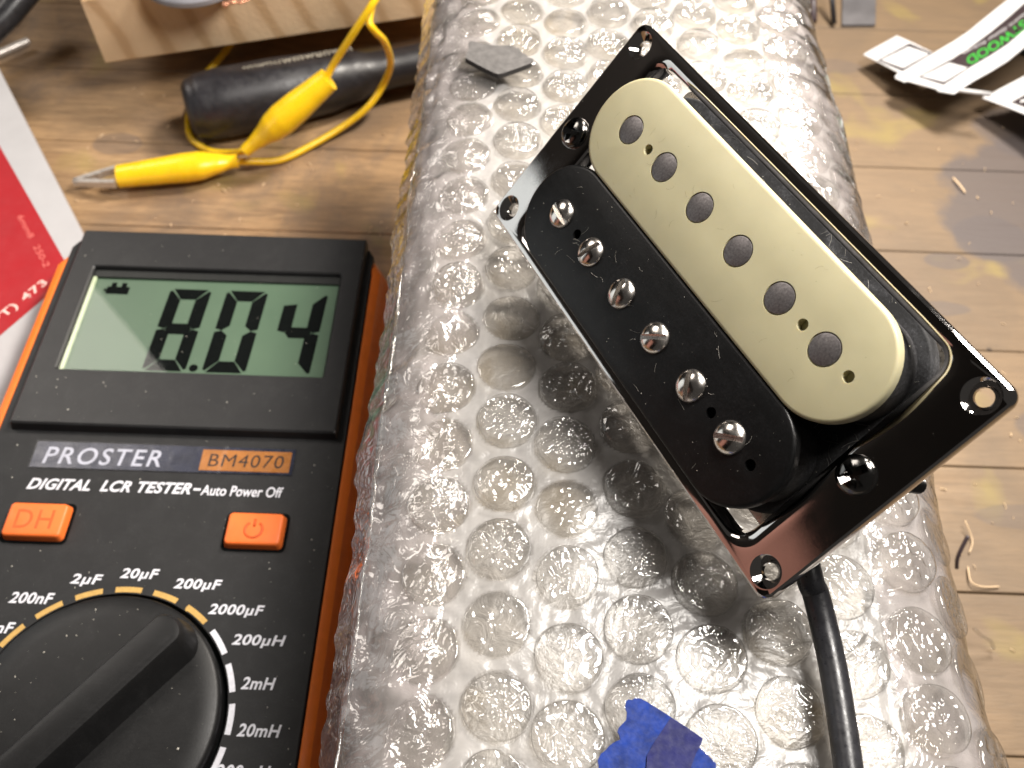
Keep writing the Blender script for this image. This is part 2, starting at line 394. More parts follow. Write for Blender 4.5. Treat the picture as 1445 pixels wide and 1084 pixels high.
def film_shader(name, milk_attr=None, milk=.1, gloss_boost=2.2, rough=.09, bumps=.5, milk_col=(.50, .485, .475), bscale=500):
    """plastic film: see-through, glossy on both sides, a milky share of diffuse and translucent white"""
    mt, nt, p, o = new_mat(name); nt.nodes.remove(p); v = coords(nt)
    oi = N(nt, 'ShaderNodeObjectInfo')
    ad = N(nt, 'ShaderNodeVectorMath', operation='ADD'); cb = N(nt, 'ShaderNodeCombineXYZ')
    for k in range(3): nt.links.new(oi.outputs['Random'], cb.inputs[k])
    nt.links.new(cb.outputs[0], ad.inputs[0]); nt.links.new(v, ad.inputs[1]); v = ad.outputs[0]
    # crinkles: warped creases
    n0 = noise_tex(nt, v, bscale*.45, 3, .5, 1.5)
    n1 = noise_tex(nt, v, bscale*1.5, 2, .5, 2.5)
    def crease(n, wd):
        sb = N(nt, 'ShaderNodeMath', operation='SUBTRACT'); sb.inputs[1].default_value = .5; nt.links.new(n.outputs[0], sb.inputs[0])
        ab = N(nt, 'ShaderNodeMath', operation='ABSOLUTE'); nt.links.new(sb.outputs[0], ab.inputs[0])
        mr = N(nt, 'ShaderNodeMapRange', interpolation_type='SMOOTHSTEP'); mr.inputs[1].default_value = 0; mr.inputs[2].default_value = wd; mr.inputs[3].default_value = 1; mr.inputs[4].default_value = 0
        nt.links.new(ab.outputs[0], mr.inputs[0]); return mr.outputs[0]
    s = N(nt, 'ShaderNodeMath', operation='MULTIPLY_ADD'); s.inputs[1].default_value = .45
    nt.links.new(crease(n1, .12), s.inputs[0]); nt.links.new(crease(n0, .10), s.inputs[2])
    nb = bump(nt, s.outputs[0], bumps, 0.00035)
    tr = N(nt, 'ShaderNodeBsdfTransparent'); tr.inputs[0].default_value = (.97, .965, .955, 1)
    gl = N(nt, 'ShaderNodeBsdfGlossy'); gl.inputs['Roughness'].default_value = rough; nt.links.new(nb, gl.inputs['Normal'])
    mu = schlick(nt, None, gloss_boost)
    df = N(nt, 'ShaderNodeBsdfDiffuse'); df.inputs[0].default_value = (*milk_col, 1)
    tl = N(nt, 'ShaderNodeBsdfTranslucent'); tl.inputs[0].default_value = (*milk_col, 1)
    dt = N(nt, 'ShaderNodeMixShader'); dt.inputs[0].default_value = .35; nt.links.new(df.outputs[0], dt.inputs[1]); nt.links.new(tl.outputs[0], dt.inputs[2])
    mk = N(nt, 'ShaderNodeMixShader'); nt.links.new(tr.outputs[0], mk.inputs[1]); nt.links.new(dt.outputs[0], mk.inputs[2])
    big = noise_tex(nt, v, 130, 4, .6, .5)
    if milk_attr:
        at_ = N(nt, 'ShaderNodeAttribute', attribute_name=milk_attr)
        rr = ramp(nt, big.outputs[0], [(.3, .72), (.7, 1.1)])
        m2 = N(nt, 'ShaderNodeMath', operation='MULTIPLY', use_clamp=True); nt.links.new(at_.outputs['Fac'], m2.inputs[0]); nt.links.new(rr.outputs[0], m2.inputs[1])
        nt.links.new(m2.outputs[0], mk.inputs[0])
    else:
        rr = ramp(nt, big.outputs[0], [(.3, milk*.4), (.7, milk*1.8)]); nt.links.new(rr.outputs[0], mk.inputs[0])
    mx = N(nt, 'ShaderNodeMixShader'); nt.links.new(mu.outputs[0], mx.inputs[0]); nt.links.new(mk.outputs[0], mx.inputs[1]); nt.links.new(gl.outputs[0], mx.inputs[2])
    nt.links.new(mx.outputs[0], o.inputs[0]); return mt
M['film'] = film_shader('bubble_film', 'milk', gloss_boost=1.05, rough=.27, bumps=.12, bscale=200)
M['bubble'] = film_shader('bubble_cap_film', None, .08, 2.2, .10, .28, bscale=80)
M['fringe'] = film_shader('fold_film', None, .26, 2.6, .12, .5, milk_col=(.66, .60, .60), bscale=110)
def mat_core():
    mt, nt, p, o = new_mat('packed_plastic_layers'); v = coords(nt)
    n = noise_tex(nt, v, 42, 5, .6, .6); n2 = noise_tex(nt, v, 260, 4, .6, 1.0)
    r = ramp(nt, n.outputs[0], [(.3, (.25, .23, .21)), (.5, (.36, .34, .315)), (.72, (.47, .45, .425))])
    r2 = ramp(nt, n2.outputs[0], [(.3, .75), (.7, 1.15)])
    n4 = noise_tex(nt, v, 30, 4, .6, 1.0); r4 = ramp(nt, n4.outputs[0], [(.50, 0.0), (.66, .6)])
    cc = mixc(nt, mixc(nt, r.outputs[0], r2.outputs[0], 1, 'MULTIPLY'), (.26, .20, .11), r4.outputs[0])
    nt.links.new(cc, p.inputs['Base Color'])
    p.inputs['Roughness'].default_value = .35; nt.links.new(bump(nt, n2.outputs[0], .6, .001), p.inputs['Normal']); return mt
M['core'] = mat_core()

# ------------------------------------------------------------------ lettering
def text(name, body, parent, mat, x0, y0, width, height, z, bold=0.0, shear=0.0, spacing=1.0, rot=0.0, matrix=None):
    """flat lettering: lower-left corner x0, y0, overall width and height in mm"""
    cu = bpy.data.curves.new(name, 'FONT'); cu.body = body; cu.size = 1; cu.offset = bold; cu.shear = shear; cu.space_character = spacing
    cu.resolution_u = 4
    t = bpy.data.objects.new(name, cu); COL.objects.link(t)
    dg = bpy.context.evaluated_depsgraph_get(); dg.update()
    me = bpy.data.meshes.new_from_object(t.evaluated_get(dg)); bpy.data.objects.remove(t); bpy.data.curves.remove(cu)
    co = np.empty(len(me.vertices)*3); me.vertices.foreach_get('co', co); co = co.reshape(-1, 3)
    mn = co.min(0); mx = co.max(0)
    co[:, 0] = (co[:, 0]-mn[0])/(mx[0]-mn[0])*width; co[:, 1] = (co[:, 1]-mn[1])/(mx[1]-mn[1])*height; co[:, 2] = 0
    if rot:
        cr, sr = math.cos(rot), math.sin(rot); co[:, :2] = np.stack([co[:, 0]*cr-co[:, 1]*sr, co[:, 0]*sr+co[:, 1]*cr], 1)
    co[:, 0] += x0; co[:, 1] += y0; co[:, 2] = z
    if matrix is not None:
        co = np.array([list(matrix @ Vector(q)) for q in co])
    me.vertices.foreach_set('co', (co*S).ravel()); me.update(); me.name = name
    me.materials.clear(); me.materials.append(mat)
    o = bpy.data.objects.new(name, me); COL.objects.link(o); o.parent = parent
    return o

def specks(name, parent, region, n, zfun, smin, smax, mat=None, seed=1):
    """scattered dust grains: many tiny pyramids in one mesh"""
    rg = random.Random(seed); vs, fs = [], []
    for i in range(n):
        x = rg.uniform(region[0], region[1]); y = rg.uniform(region[2], region[3]); z = zfun(x, y)
        if z is None: continue
        s = smin+(smax-smin)*rg.random()**4; a = rg.uniform(0, 6.28); e = rg.uniform(.5, 1.6)
        o = len(vs)
        for k in range(4):
            t = a+k*math.pi/2; vs.append((x+s*e*math.cos(t)*(1 if k % 2 else .6), y+s*math.sin(t), z+.01))
        vs.append((x, y, z+s*.6)); fs += [(o, o+1, o+4), (o+1, o+2, o+4), (o+2, o+3, o+4), (o+3, o, o+4)]
    return stuff(mesh_obj(name, vs, fs, mat or M['dust'], parent))
def fibres(name, parent, region, n, zfun, lmin, lmax, rad, mat=None, seed=1):
    rg = random.Random(seed); ms = []
    for i in range(n):
        x = rg.uniform(region[0], region[1]); y = rg.uniform(region[2], region[3])
        if zfun(x, y) is None: continue
        L = rg.uniform(lmin, lmax); a = rg.uniform(0, 6.28); cv = rg.uniform(-1.6, 1.6); pts = []
        for k in range(5):
            zz = zfun(x, y)
            if zz is None: break
            pts.append((x, y, zz+.02+.03*rg.random())); x += L/4*math.cos(a); y += L/4*math.sin(a); a += cv/4
        if len(pts) > 2: ms.append(tube(pts, rad, 3, False))
    v, f = merge(*ms)
    return stuff(mesh_obj(name, v, f, mat or M['dust'], parent))

# ================================================================== SETTING: workbench
bench = bpy.data.objects.new('workbench_top', None); COL.objects.link(bench); struct(bench)
seams = [-200, -160, -118, -76, -34, 12, 55, 97, 136, 179, 221, 263, 305, 348, 390, 432, 474, 516, 558]
for i in range(len(seams)-1):
    y0, y1 = seams[i]+.18, seams[i+1]-.18
    dz = rng.uniform(-.15, .1)
    b = .3
    L = [[(-420, y0, -30), (420, y0, -30), (420, y1, -30), (-420, y1, -30)],
         [(-420, y0, -b+dz), (420, y0, -b+dz), (420, y1, -b+dz), (-420, y1, -b+dz)],
         [(-420, y0+b, dz), (420, y0+b, dz), (420, y1-b, dz), (-420, y1-b, dz)]]
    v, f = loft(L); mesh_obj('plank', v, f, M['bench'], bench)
v, f = box(-420, 420, -200, 558, -34, -30.2); mesh_obj('underlay', v, f, M['gap'], bench)
# room walls, then two boxes added out of view for the chrome to mirror
v, f = box(-900, -880, -700, 1500, -400, 900); struct(mesh_obj('wall_left', v, f, M['wall_dark']))
v, f = box(-900, 900, 1500, 1520, -400, 900); struct(mesh_obj('wall_back', v, f, M['wall_dark']))

v, f = box(-60, 0, -60, 52, 0, 189); gb = mesh_obj('reflection_box', v, f, simple('pale_grey_board', (.62, .72, .80), .7, 0, .03, 8)); gb.location = Vector((-250, 163, 0))*S  # added out of view, sized for its reflection in the ring corner
tag(gb, 'pale grey box added out of view to be mirrored in the chrome ring corner', 'box')
v, f = slab(30, 60, 14, 0, 302, 12, 6); rb = mesh_obj('hand_reflection_block', v, f, simple('pinkish', (.55, .27, .22), .6, 0, .35, 14), None, True, 50); rb.location = Vector((-430, -40, 0))*S  # added block in place of a hand, mirrored as a pinkish patch
tag(rb, 'terracotta block added in place of an unseen hand, mirrored in the lowest chrome corner', 'block')
# ================================================================== BUBBLE WRAP PACK
PACK_Y0, PACK_Y1 = 4.0, 262.0
XL, XR = -9.0, 60.0            # flat top between these
RL, RRr = 17.0, 19.0
TOP = 94.3
def prof(s):
    """arc length s (mm, 0 at XL) -> x, z, tangent angle"""
    if s < 0:
        a = min(-s/RL, R(150)); x = XL-RL*math.sin(a); z = TOP-RL*(1-math.cos(a)); return x, z, -a
    if s > XR-XL:
        a = min((s-(XR-XL))/RRr, R(150)); x = XR+RRr*math.sin(a); z = TOP-RRr*(1-math.cos(a)); return x, z, a
    return XL+s, TOP, 0
def lump(x, y): return 1.1*noise.noise(Vector((x*.035, y*.03, 3.1)))+.45*noise.noise(Vector((x*.12, y*.1, 8.7)))
def surf(s, y, lift=0.0):
    x, z, a = prof(s); q = lump(s, y)
    nx, nz = -math.sin(-a), math.cos(a)
    return Vector((x+math.sin(a)*(lift+q), y, z+math.cos(a)*(lift+q))), Vector((math.sin(a), 0, math.cos(a)))
# hex lattice of bubbles
PITCH, COLW, BR = 12.3, 10.95, 5.35
a0_ = at(703, 870, 97.5)
sx0 = a0_.x-XL; sy0 = a0_.y
bub = []
for i in range(-3, 9):
    for j in range(-6, 24):
        s = sx0+i*COLW+rng.uniform(-.4, .4); y = sy0+j*PITCH+(i % 2)*(-PITCH/2)+1.5*(i % 2)+rng.uniform(-.45, .45)
        if s > XR-XL+17 or s < -12 or y < PACK_Y0+4 or y > PACK_Y1-6: continue
        bub.append((s, y))
BUB = np.array(bub)
pack = thing('bubble_wrapped_parcel', 'parcel wrapped in clear bubble wrap, lying on the bench under the guitar pickup', 'parcel', loc=(30, 130, 0))
def rel(vs, o=(30, 130, 0)): return [(p[0]-o[0], p[1]-o[1], p[2]-o[2]) for p in vs]
def sheet(name, s0, s1, ds, dy, lift, mat, wr=0.0, attr=True, seed=0.0, y0=PACK_Y0, y1=PACK_Y1):
    ns = int((s1-s0)/ds)+1; ny = int((y1-y0)/dy)+1
    vs = []; milk = []
    ss = np.linspace(s0, s1, ns); ys = np.linspace(y0, y1, ny)
    for s in ss:
        near = BUB[np.abs(BUB[:, 0]-s) < 9]
        for y in ys:
            h = lift
            if attr:
                d = np.sqrt(((near-(s, y))**2).sum(1)).min() if len(near) else 9
                t = min(max((d-BR+.15)/.5, 0), 1); t = t*t*(3-2*t)
                milk.append(.10+.72*t)
                if t > 0: h += .25*noise.noise(Vector((s*.5, y*.5, seed)))+ .12*noise.noise(Vector((s*1.3, y*1.3, seed)))
            if wr:
                nz_ = noise.noise(Vector((s*.16, y*.10, seed))); n3 = noise.noise(Vector((s*.5+nz_*2, y*.28, seed+5)))
                h += wr*(1-2*abs(nz_))+wr*.55*(1-2*abs(n3))
            vs.append(surf(s, y, h)[0])
    fs = [(i*ny+j, i*ny+j+1, (i+1)*ny+j+1, (i+1)*ny+j) for i in range(ns-1) for j in range(ny-1)]
    o = mesh_obj(name, rel(vs), fs, mat, pack, True)
    if attr:
        a = o.data.attributes.new('milk', 'FLOAT', 'POINT'); a.data.foreach_set('value', milk)
    return o
sheet('packed_contents', -44, XR-XL+48, 1.6, 1.6, -2.6, M['core'], .5, False, 2.0)
sheet('film_sheet', -40, XR-XL+44, .55, .55, 0.0, M['film'], 0.0, True, 4.0)
# crumpled outer fold along the left side of the parcel
def fold():
    vs = []; nu, nv = 16, 420; w_ = 15
    for i in range(nu):
        u = i/(nu-1)
        for j in range(nv):
            y = PACK_Y0+(PACK_Y1-PACK_Y0)*j/(nv-1)
            e = noise.noise(Vector((0, y*.045, 1.5)))*1.0+noise.noise(Vector((0, y*.21, 4.5)))*.5
            x = -6.0-(22.4+e)*u; z = 91.2-9.6*u**2.4+3.4*math.sin(u*math.pi)
            n1 = noise.noise(Vector((x*.25, y*.10, 9.0))); n2 = noise.noise(Vector((x*.5+n1, y*.3, 2.0)))
            z += 1.3*(1-2*abs(n1))*(u*(1-u)*4)**.5+.8*n2; x += .9*n2
            # ridge of the welded seam
            z += 1.1*math.exp(-((u-.80-.07*noise.noise(Vector((0, y*.05, 7))))/.05)**2)
            vs.append((x, y, z))
    fs = [(i*nv+j, i*nv+j+1, (i+1)*nv+j+1, (i+1)*nv+j) for i in range(nu-1) for j in range(nv-1)]
    return mesh_obj('side_fold', rel(vs), fs, M['fringe'], pack, True)
fold()
def fold_r():
    vs = []; nu, nv = 14, 420
    for i in range(nu):
        u = i/(nu-1)
        for j in range(nv):
            y = PACK_Y0+(PACK_Y1-PACK_Y0)*j/(nv-1)
            e = noise.noise(Vector((5, y*.04, 1.5)))*1.2+noise.noise(Vector((3, y*.2, 4.5)))*.5
            a = -.05+u*1.5; rr_ = RRr+1.3+e+.9*noise.noise(Vector((u*2.6, y*.055, 9.0)))*u
            vs.append((XR+rr_*math.sin(a), y, TOP-RRr+rr_*math.cos(a)+.5*noise.noise(Vector((u*6, y*.3, 2)))))
    fs = [(i*nv+j, i*nv+j+1, (i+1)*nv+j+1, (i+1)*nv+j) for i in range(nu-1) for j in range(nv-1)]
    return mesh_obj('outer_fold', rel(vs), fs, M['fringe'], pack, True)
fold_r()
pts = []
for j in range(150):
    y = PACK_Y0+(PACK_Y1-PACK_Y0)*j/149
    pts.append((-24.0+1.0*noise.noise(Vector((0, y*.05, 7)))+.5*noise.noise(Vector((0, y*.3, 2))), y, 88.6+.8*noise.noise(Vector((1, y*.1, 2)))))
v, f = tube(pts, [.28+.22*noise.noise(Vector((3, q[1]*.35, 1))) for q in pts], 6); mesh_obj('welded_seam', rel(v), f, M['bubble'], pack, True)

# bubbles: twelve crumpled caps, shared between the many copies
caps = []
NR, NA = 26, 84
for kv in range(18):
    rg = random.Random(100+kv); vs = []; H = 1.35
    creases = []
    main = rg.uniform(0, 3.14)
    for q in range(rg.randint(9, 16)):
        rr0 = BR*.9*math.sqrt(rg.random()); t0 = rg.uniform(0, 6.28); cx, cy = rr0*math.cos(t0), rr0*math.sin(t0); an = main+rg.gauss(0, .55)
        creases.append((cx, cy, math.cos(an), math.sin(an), rg.uniform(1.0, 4.2), rg.uniform(.24, .5), rg.choice((-1, 1, 1))*rg.uniform(.14, .42), rg.uniform(-.12, .12), rg.uniform(0, 6)))
    sag = rg.uniform(0, .8); tilt = rg.uniform(-.05, .05); cf = rg.uniform(.38, .85); amp = rg.uniform(.35, 1.1); w3, w5, p3, p5 = rg.uniform(0, .035), rg.uniform(0, .018), rg.uniform(0, 6), rg.uniform(0, 6); dome = rg.choice((0, 0, .5, .9))
    def top(x, y):
        r = math.hypot(x, y)/BR
        h = H+.25-(sag if not dome else -dome)*(1-r*r)*.8+tilt*x
        fade = 1-r**6
        for cx, cy, c1, s1, ln, wd, am, bend, phs in creases:
            dx, dy = x-cx, y-cy; al = dx*c1+dy*s1
            if abs(al) >= ln: continue
            ac = -dx*s1+dy*c1+bend*al*al+.15*math.sin(al*2.3+phs)
            h += amp*am*max(0, 1-abs(ac)/(wd*1.8))**1.4*(1-(al/ln)**2)*fade
        nn = noise.noise(Vector((x*cf+kv*9, y*cf, 0))); n2 = noise.noise(Vector((x*1.5+nn*2, y*1.5+kv*4, 3)))
        h += amp*(.55*(1-2*abs(nn))+.05*(1-2*abs(n2)))*fade
        return h
    n_in = NR
    vs.append((0, 0, top(0, 0)))
    for i in range(1, n_in+1):
        r_ = BR*.93*(i/n_in)
        for k in range(NA):
            a = 2*math.pi*k/NA; r = r_*(1+w3*math.sin(2*a+p3)+w5*math.sin(5*a+p5)); x, y = r*math.cos(a), r*math.sin(a); vs.append((x, y, top(x, y)))
    for rr_, zz_ in ((.975, H-.05), (1.0, H-.5), (1.0, H*.45), (1.01, -.3)):
        for k in range(NA):
            a = 2*math.pi*k/NA; wob = 1+w3*math.sin(2*a+p3)+w5*math.sin(5*a+p5)
            vs.append((BR*rr_*wob*math.cos(a), BR*rr_*wob*math.sin(a), zz_))
    fs = [(0, 1+k, 1+(k+1) % NA) for k in range(NA)]
    for i in range(n_in+3):
        o = 1+i*NA
        for k in range(NA): fs.append((o+k, o+NA+k, o+NA+(k+1) % NA, o+(k+1) % NA))
    ob = mesh_obj('bubble', vs, fs, M['bubble'], None, True); caps.append(ob.data); bpy.data.objects.remove(ob)
first = True
for (s, y) in bub:
    p_, n_ = surf(s, y, 0)
    o = bpy.data.objects.new('bubble', caps[rng.integers(18)]); COL.objects.link(o); o.parent = pack
    q = n_.to_track_quat('Z', 'Y'); rz = Matrix.Rotation(rng.uniform(0, 6.28), 4, 'Z')
    defl = 1.0 if rng.random() > .3 else rng.uniform(.25, .75)
    if s < -3: defl *= .5
    if s > XR-XL+5: defl *= .6
    mt4 = Matrix.Translation((p_-Vector((30, 130, 0)))*S) @ q.to_matrix().to_4x4() @ rz @ Matrix.Rotation(rng.uniform(-.05, .05), 4, 'X') @ Matrix.Diagonal((rng.uniform(.93, 1.03), rng.uniform(.93, 1.03), defl, 1))
    o.matrix_local = mt4

# ================================================================== PICKUP
RINGM = Matrix(((0.4670825531, 0.5863232519, -0.6618602064), (-0.8835203970, 0.3391165952, -0.3230969559), (0.0350085219, 0.7356799434, 0.6764239974)))
RINGO = Vector((28.68338, 97.03243, 122.54436))
m4 = RINGM.to_4x4(); m4.translation = RINGO*S
pk = thing('guitar_pickup', 'humbucker guitar pickup with one cream and one black coil in a chrome ring', 'guitar pickup', mat4=m4)
# mounting ring
OL = [(45.2, 22.2, 2.0, -2.2), (45.35, 22.35, 2.1, -1.6), (45.35, 22.35, 2.1, -.7), (45.2, 22.2, 2.0, -.25), (44.85, 21.85, 1.8, 0), (38.2, 20.9, 3.6, 0.02), (37.3, 20.5, 3.4, -.06), (36.5, 20.05, 3.1, -.28), (36.0, 19.65, 2.9, -.65), (35.8, 19.5, 2.8, -1.2), (35.8, 19.5, 2.8, -3.4), (36.6, 20.3, 3.3, -3.4), (36.8, 20.6, 3.4, -2.2)]
loops = [[(x, y, z) for x, y in rrect(a, b, r, 8)] for a, b, r, z in OL]
v, f = loft(loops, ring=True)
ring = mesh_obj('mounting_ring', v, f, M['chrome'], None, True)
cutters = []
for sx in (-1, 1):
    for sy in (-1, 1):
        pv, pf = lathe([(1.30, -4), (1.30, -1.35), (2.35, -.12), (2.5, .0), (2.6, .5)], 40, sx*42.0, sy*18.9)
        cutters.append(mesh_obj('cutter', pv, pf, M['chrome']))
cut(ring, cutters)
ring.data.polygons.foreach_set('use_smooth', [True]*len(ring.data.polygons)); ring.data.set_sharp_from_angle(angle=R(32))
ring.parent = pk
# base, coils
v, f = slab(36.0, 19.4, 10, -9, -6, .5, 12); surround = mesh_obj('cloth_surround', v, f, M['tape_black'], pk, True, 40)
v, f = slab(34.5, 19.0, 1.5, -13, -9.05, .3, 6); mesh_obj('baseplate', v, f, M['plate'], pk, True, 40)
for sx in (-1, 1):
    v, f = slab(4.6, 3.4, 3.2, -12.9, -11.9, .2, 6, sx*37.8, 0); mesh_obj('mounting_foot', v, f, M['plate'], pk)
BOB = {}
for nm, cy, mt, zt, zb in (('cream', 9.06, M['cream'], 4.99, 3.0), ('black', -9.52, M['bobbin_black'], 4.7, 2.7)):
    L = []
    a, b = 35.6, 9.3
    for z, q in ((zb, .15), (zb+.15, 0), (zt-.55, 0), (zt-.28, .08), (zt-.08, .28), (zt, .6)):
        L.append([(x, y, z) for x, y in rrect(a-q, b-q, b-q-.02, 14, 0, cy)])
    v, f = loft(L); bo = mesh_obj('bobbin', v, f, mt, None, True)
    cs = []
    hx = (-21.3, 20.2, 30.3)
    for x in hx:
        pv, pf = lathe([(.88, zb+.3), (.88, zt+1)], 20, x, cy); cs.append(mesh_obj('cutter', pv, pf, M['brown'] if nm == 'cream' else mt))
    if nm == 'cream':
        for i in range(6):   # shallow seats round the slugs
            pv, pf = lathe([(2.52, zt-.35), (2.52, zt+1)], 32, (i-2.5)*10.4-.87, cy); cs.append(mesh_obj('cutter', pv, pf, M['steel']))
    cut(bo, cs)
    bo.data.polygons.foreach_set('use_smooth', [True]*len(bo.data.polygons)); bo.data.set_sharp_from_angle(angle=R(35))
    bo.parent = pk; bo['label'] = nm+' coil bobbin'
    BOB[nm] = bo
    v, f = slab(34.2, 8.1, 8, -6, zb-.02, .1, 12, 0, cy); mesh_obj('coil', v, f, M['tape_black'], bo, True, 40)
ph = rng.uniform(0, 3, 6)
slugs = None
for i in range(6):
    if slugs is None:
        v, f = lathe([(2.36, 3.2), (2.36, 4.86), (2.3, 4.97), (2.15, 5.02)], 36); slugs = mesh_obj('pole_slug', v, f, M['steel'], BOB['cream'], True, 30); o = slugs
    else:
        o = slugs.copy(); COL.objects.link(o); o.parent = BOB['cream']
    o.location = Vector(((i-2.5)*10.4-.87, 9.06, 0))*S; o.rotation_euler.z = ph[i]
v, f = lathe([(2.55, 4.3), (2.62, 4.75), (2.55, 5.0), (2.3, 5.38), (1.85, 5.68), (1.25, 5.90), (.6, 6.02), (.05, 6.06)], 48)
scr = mesh_obj('pole_screw', v, f, M['nickel'], None, True)
bv, bf = box(-3.2, 3.2, -.42, .42, 5.15, 7); cut(scr, [mesh_obj('cutter', bv, bf, M['nickel'])])
scr.data.polygons.foreach_set('use_smooth', [True]*len(scr.data.polygons)); scr.data.set_sharp_from_angle(angle=R(35)); scr.parent = BOB['black']
for i, a in enumerate((-8, 75, -68, 45, -52, 40)):
    o = scr if i == 0 else scr.copy()
    if i: COL.objects.link(o); o.parent = BOB['black']
    o.location = Vector(((i-2.5)*10.4-.87, -9.52, 0))*S; o.rotation_euler.z = R(a)
# height screws with cross recess, threaded shanks under the ring
v, f = lathe([(2.75, -.3), (2.9, .1), (2.8, .6), (2.45, 1.05), (1.8, 1.4), (1.0, 1.6), (.05, 1.66)], 40)
hs = mesh_obj('height_screw', v, f, M['darkscrew'], None, True)
cs = []
for a in (0, 90):
    L = [[(x*k, y*k2, z) for x, y in ((-2.1, -.58), (2.1, -.58), (2.1, .58), (-2.1, .58))] for k, k2, z in ((.45, .6, .2), (1.0, 1.0, 1.2), (1.25, 1.1, 2.4))]
    v2, f2 = loft(L); v2 = [(x*math.cos(R(a+25))-y*math.sin(R(a+25)), x*math.sin(R(a+25))+y*math.cos(R(a+25)), z+(.003 if a else 0)) for x, y, z in v2]
    cs.append(mesh_obj('cutter', v2, f2, M['darkscrew']))
cut(hs, cs); hs.data.polygons.foreach_set('use_smooth', [True]*len(hs.data.polygons)); hs.data.set_sharp_from_angle(angle=R(35)); hs.parent = pk
prf = [(1.2, -25.5)]
for k in range(40): z = -25+k*.62; prf += [(1.45, z), (1.15, z+.31)]
prf += [(1.3, -.4)]
v, f = lathe(prf, 16); sh = mesh_obj('shank', v, f, M['darkscrew'], hs, True, 30)
h2 = hs.copy(); COL.objects.link(h2); h2.parent = pk; s2 = sh.copy(); COL.objects.link(s2); s2.parent = h2
hs.location = Vector((-40.8, .2, 0))*S; h2.location = Vector((39.6, .2, 0))*S; h2.rotation_euler.z = R(50)
# output cable, in pickup space from world points
inv = m4.inverted()
def to_pk(p): return (inv @ (Vector(p)*S))/S
cw = [(44, 74, 106), at(1140, 805, 103), at(1151, 838, 101.5), at(1163, 885, 100.3), at(1175, 940, 99.8), at(1186, 1005, 99.5), at(1198, 1090, 99.3), at(1208, 1180, 99)]
cp = [to_pk(p) for p in smooth_path(cw, 10)]
v, f = tube(cp, 2.05, 20); mesh_obj('output_cable', v, f, M['rubber'], pk, True, 50)
# lint and dust
def on_black(x, y): return 4.7 if abs(y+9.52) < 8.4 and abs(x) < 33 else None
def on_cream(x, y): return 4.99 if abs(y-9.06) < 8.4 and abs(x) < 33 else None
def on_sur(x, y): return -6.0 if (abs(x) < 35 and 13 < y < 19.2) or (x > 28 and abs(y) < 17) else None
fibres('lint', BOB['black'], (-34, 34, -18, -1), 26, on_black, .6, 2.2, .011, seed=3)
specks('dust', BOB['black'], (-34, 34, -18, -1), 160, on_black, .02, .09, seed=4)
specks('dust', BOB['cream'], (-34, 34, 0, 18), 40, on_cream, .02, .07, M['tape_black'], seed=5)
specks('scratch_marks', BOB['cream'], (-34, 34, 0, 18), 90, on_cream, .02, .10, M['cream'], seed=15)
fibres('hairline', BOB['cream'], (-33, 33, 0, 18), 26, on_cream, .5, 2.0, .008, M['brown'], seed=16)
fibres('lint', surround, (-35, 36, -17, 19.3), 300, on_sur, .6, 3.0, .014, seed=6)
specks('dust', surround, (-35, 36, -17, 19.3), 420, on_sur, .03, .12, seed=7)
specks('dust', pk, (-45, 45, -22, 22), 170, lambda x, y: 0.0 if (abs(x) > 39 or abs(y) > 21) and math.hypot(abs(x)-42, abs(y)-18.9) > 3 else None, .02, .06, seed=8)

# ================================================================== LCR METER
MO = (-83.88, 47.22, 38.0)
mt_ = thing('lcr_meter', 'black and orange handheld tester with a display reading 8.04', 'multimeter', loc=MO)
# local: x right, y up the face, z up; knob centre is the origin, z=0 is the face
def outline(a, top, bot, ch, r, cx=0, n=5):
    """body outline with chamfered far corners"""
    pts = [(-a, bot), (a, bot), (a, top-ch), (a-ch*.62, top), (-a+ch*.62, top), (-a, top-ch)]
    return [(x+cx, y) for x, y in pts]
def outline_loops(spec):
    return [[(x, y, z) for x, y in outline(a, t, b, c_, 0)] for a, t, b, c_, z in spec]
v, f = loft(outline_loops([(44.5, 129, -95, 8, -38), (47.2, 132, -98, 8, -34), (47.4, 132, -98, 8, -9), (46.6, 131.4, -97.4, 8, -3.2), (45.4, 130.6, -96.8, 7.6, -1.0), (44.0, 130.0, -96, 7, -.35), (43.2, 129.6, -95.6, 6.8, -.3), (42.0, 128, -94, 6.5, -3.6)]))
case = mesh_obj('case', v, f, M['orange'], mt_, True, 28)
v, f = loft(outline_loops([(42.9, 131.6, -95, 2.5, -6), (42.9, 131.6, -95, 2.5, -.25), (42.6, 131.3, -94.7, 2.4, 0)]))
face = mesh_obj('face_plate', v, f, M['meter_black'], None)
kv_, kf_ = lathe([(27.1, -2.2), (27.1, 2)], 96); cut(face, [mesh_obj('cutter', kv_, kf_, M['meter_black'])]); face.parent = mt_
# display bezel, raised, with a recessed window
def quad_loop(x0, x1, y0, y1, z, r=.8, n=4): return [(x, y, z) for x, y in rrect((x1-x0)/2, (y1-y0)/2, r, n, (x0+x1)/2, (y0+y1)/2)]
bz = [quad_loop(-39.9, 41.0, 68.2, 133.6, .02, .5), quad_loop(-39.6, 40.7, 68.8, 133.4, 2.2, .6), quad_loop(-39.2, 40.3, 69.3, 133.0, 2.5, .6),
      quad_loop(-33.6, 35.6, 85.0, 120.4, 2.5, .8), quad_loop(-33.2, 35.2, 85.4, 120.0, 2.1, .6), quad_loop(-33.0, 35.0, 85.5, 119.9, .15, .5), quad_loop(-36, 38, 80, 125, .02, .5)]
v, f = loft(bz, ring=True); bezel = mesh_obj('display_bezel', v, f, M['bezel_black'], mt_)
v, f = box(-33.6, 35.6, 84.9, 120.5, .05, .5); lcd = mesh_obj('lcd_screen', v, f, M['lcd'], mt_)
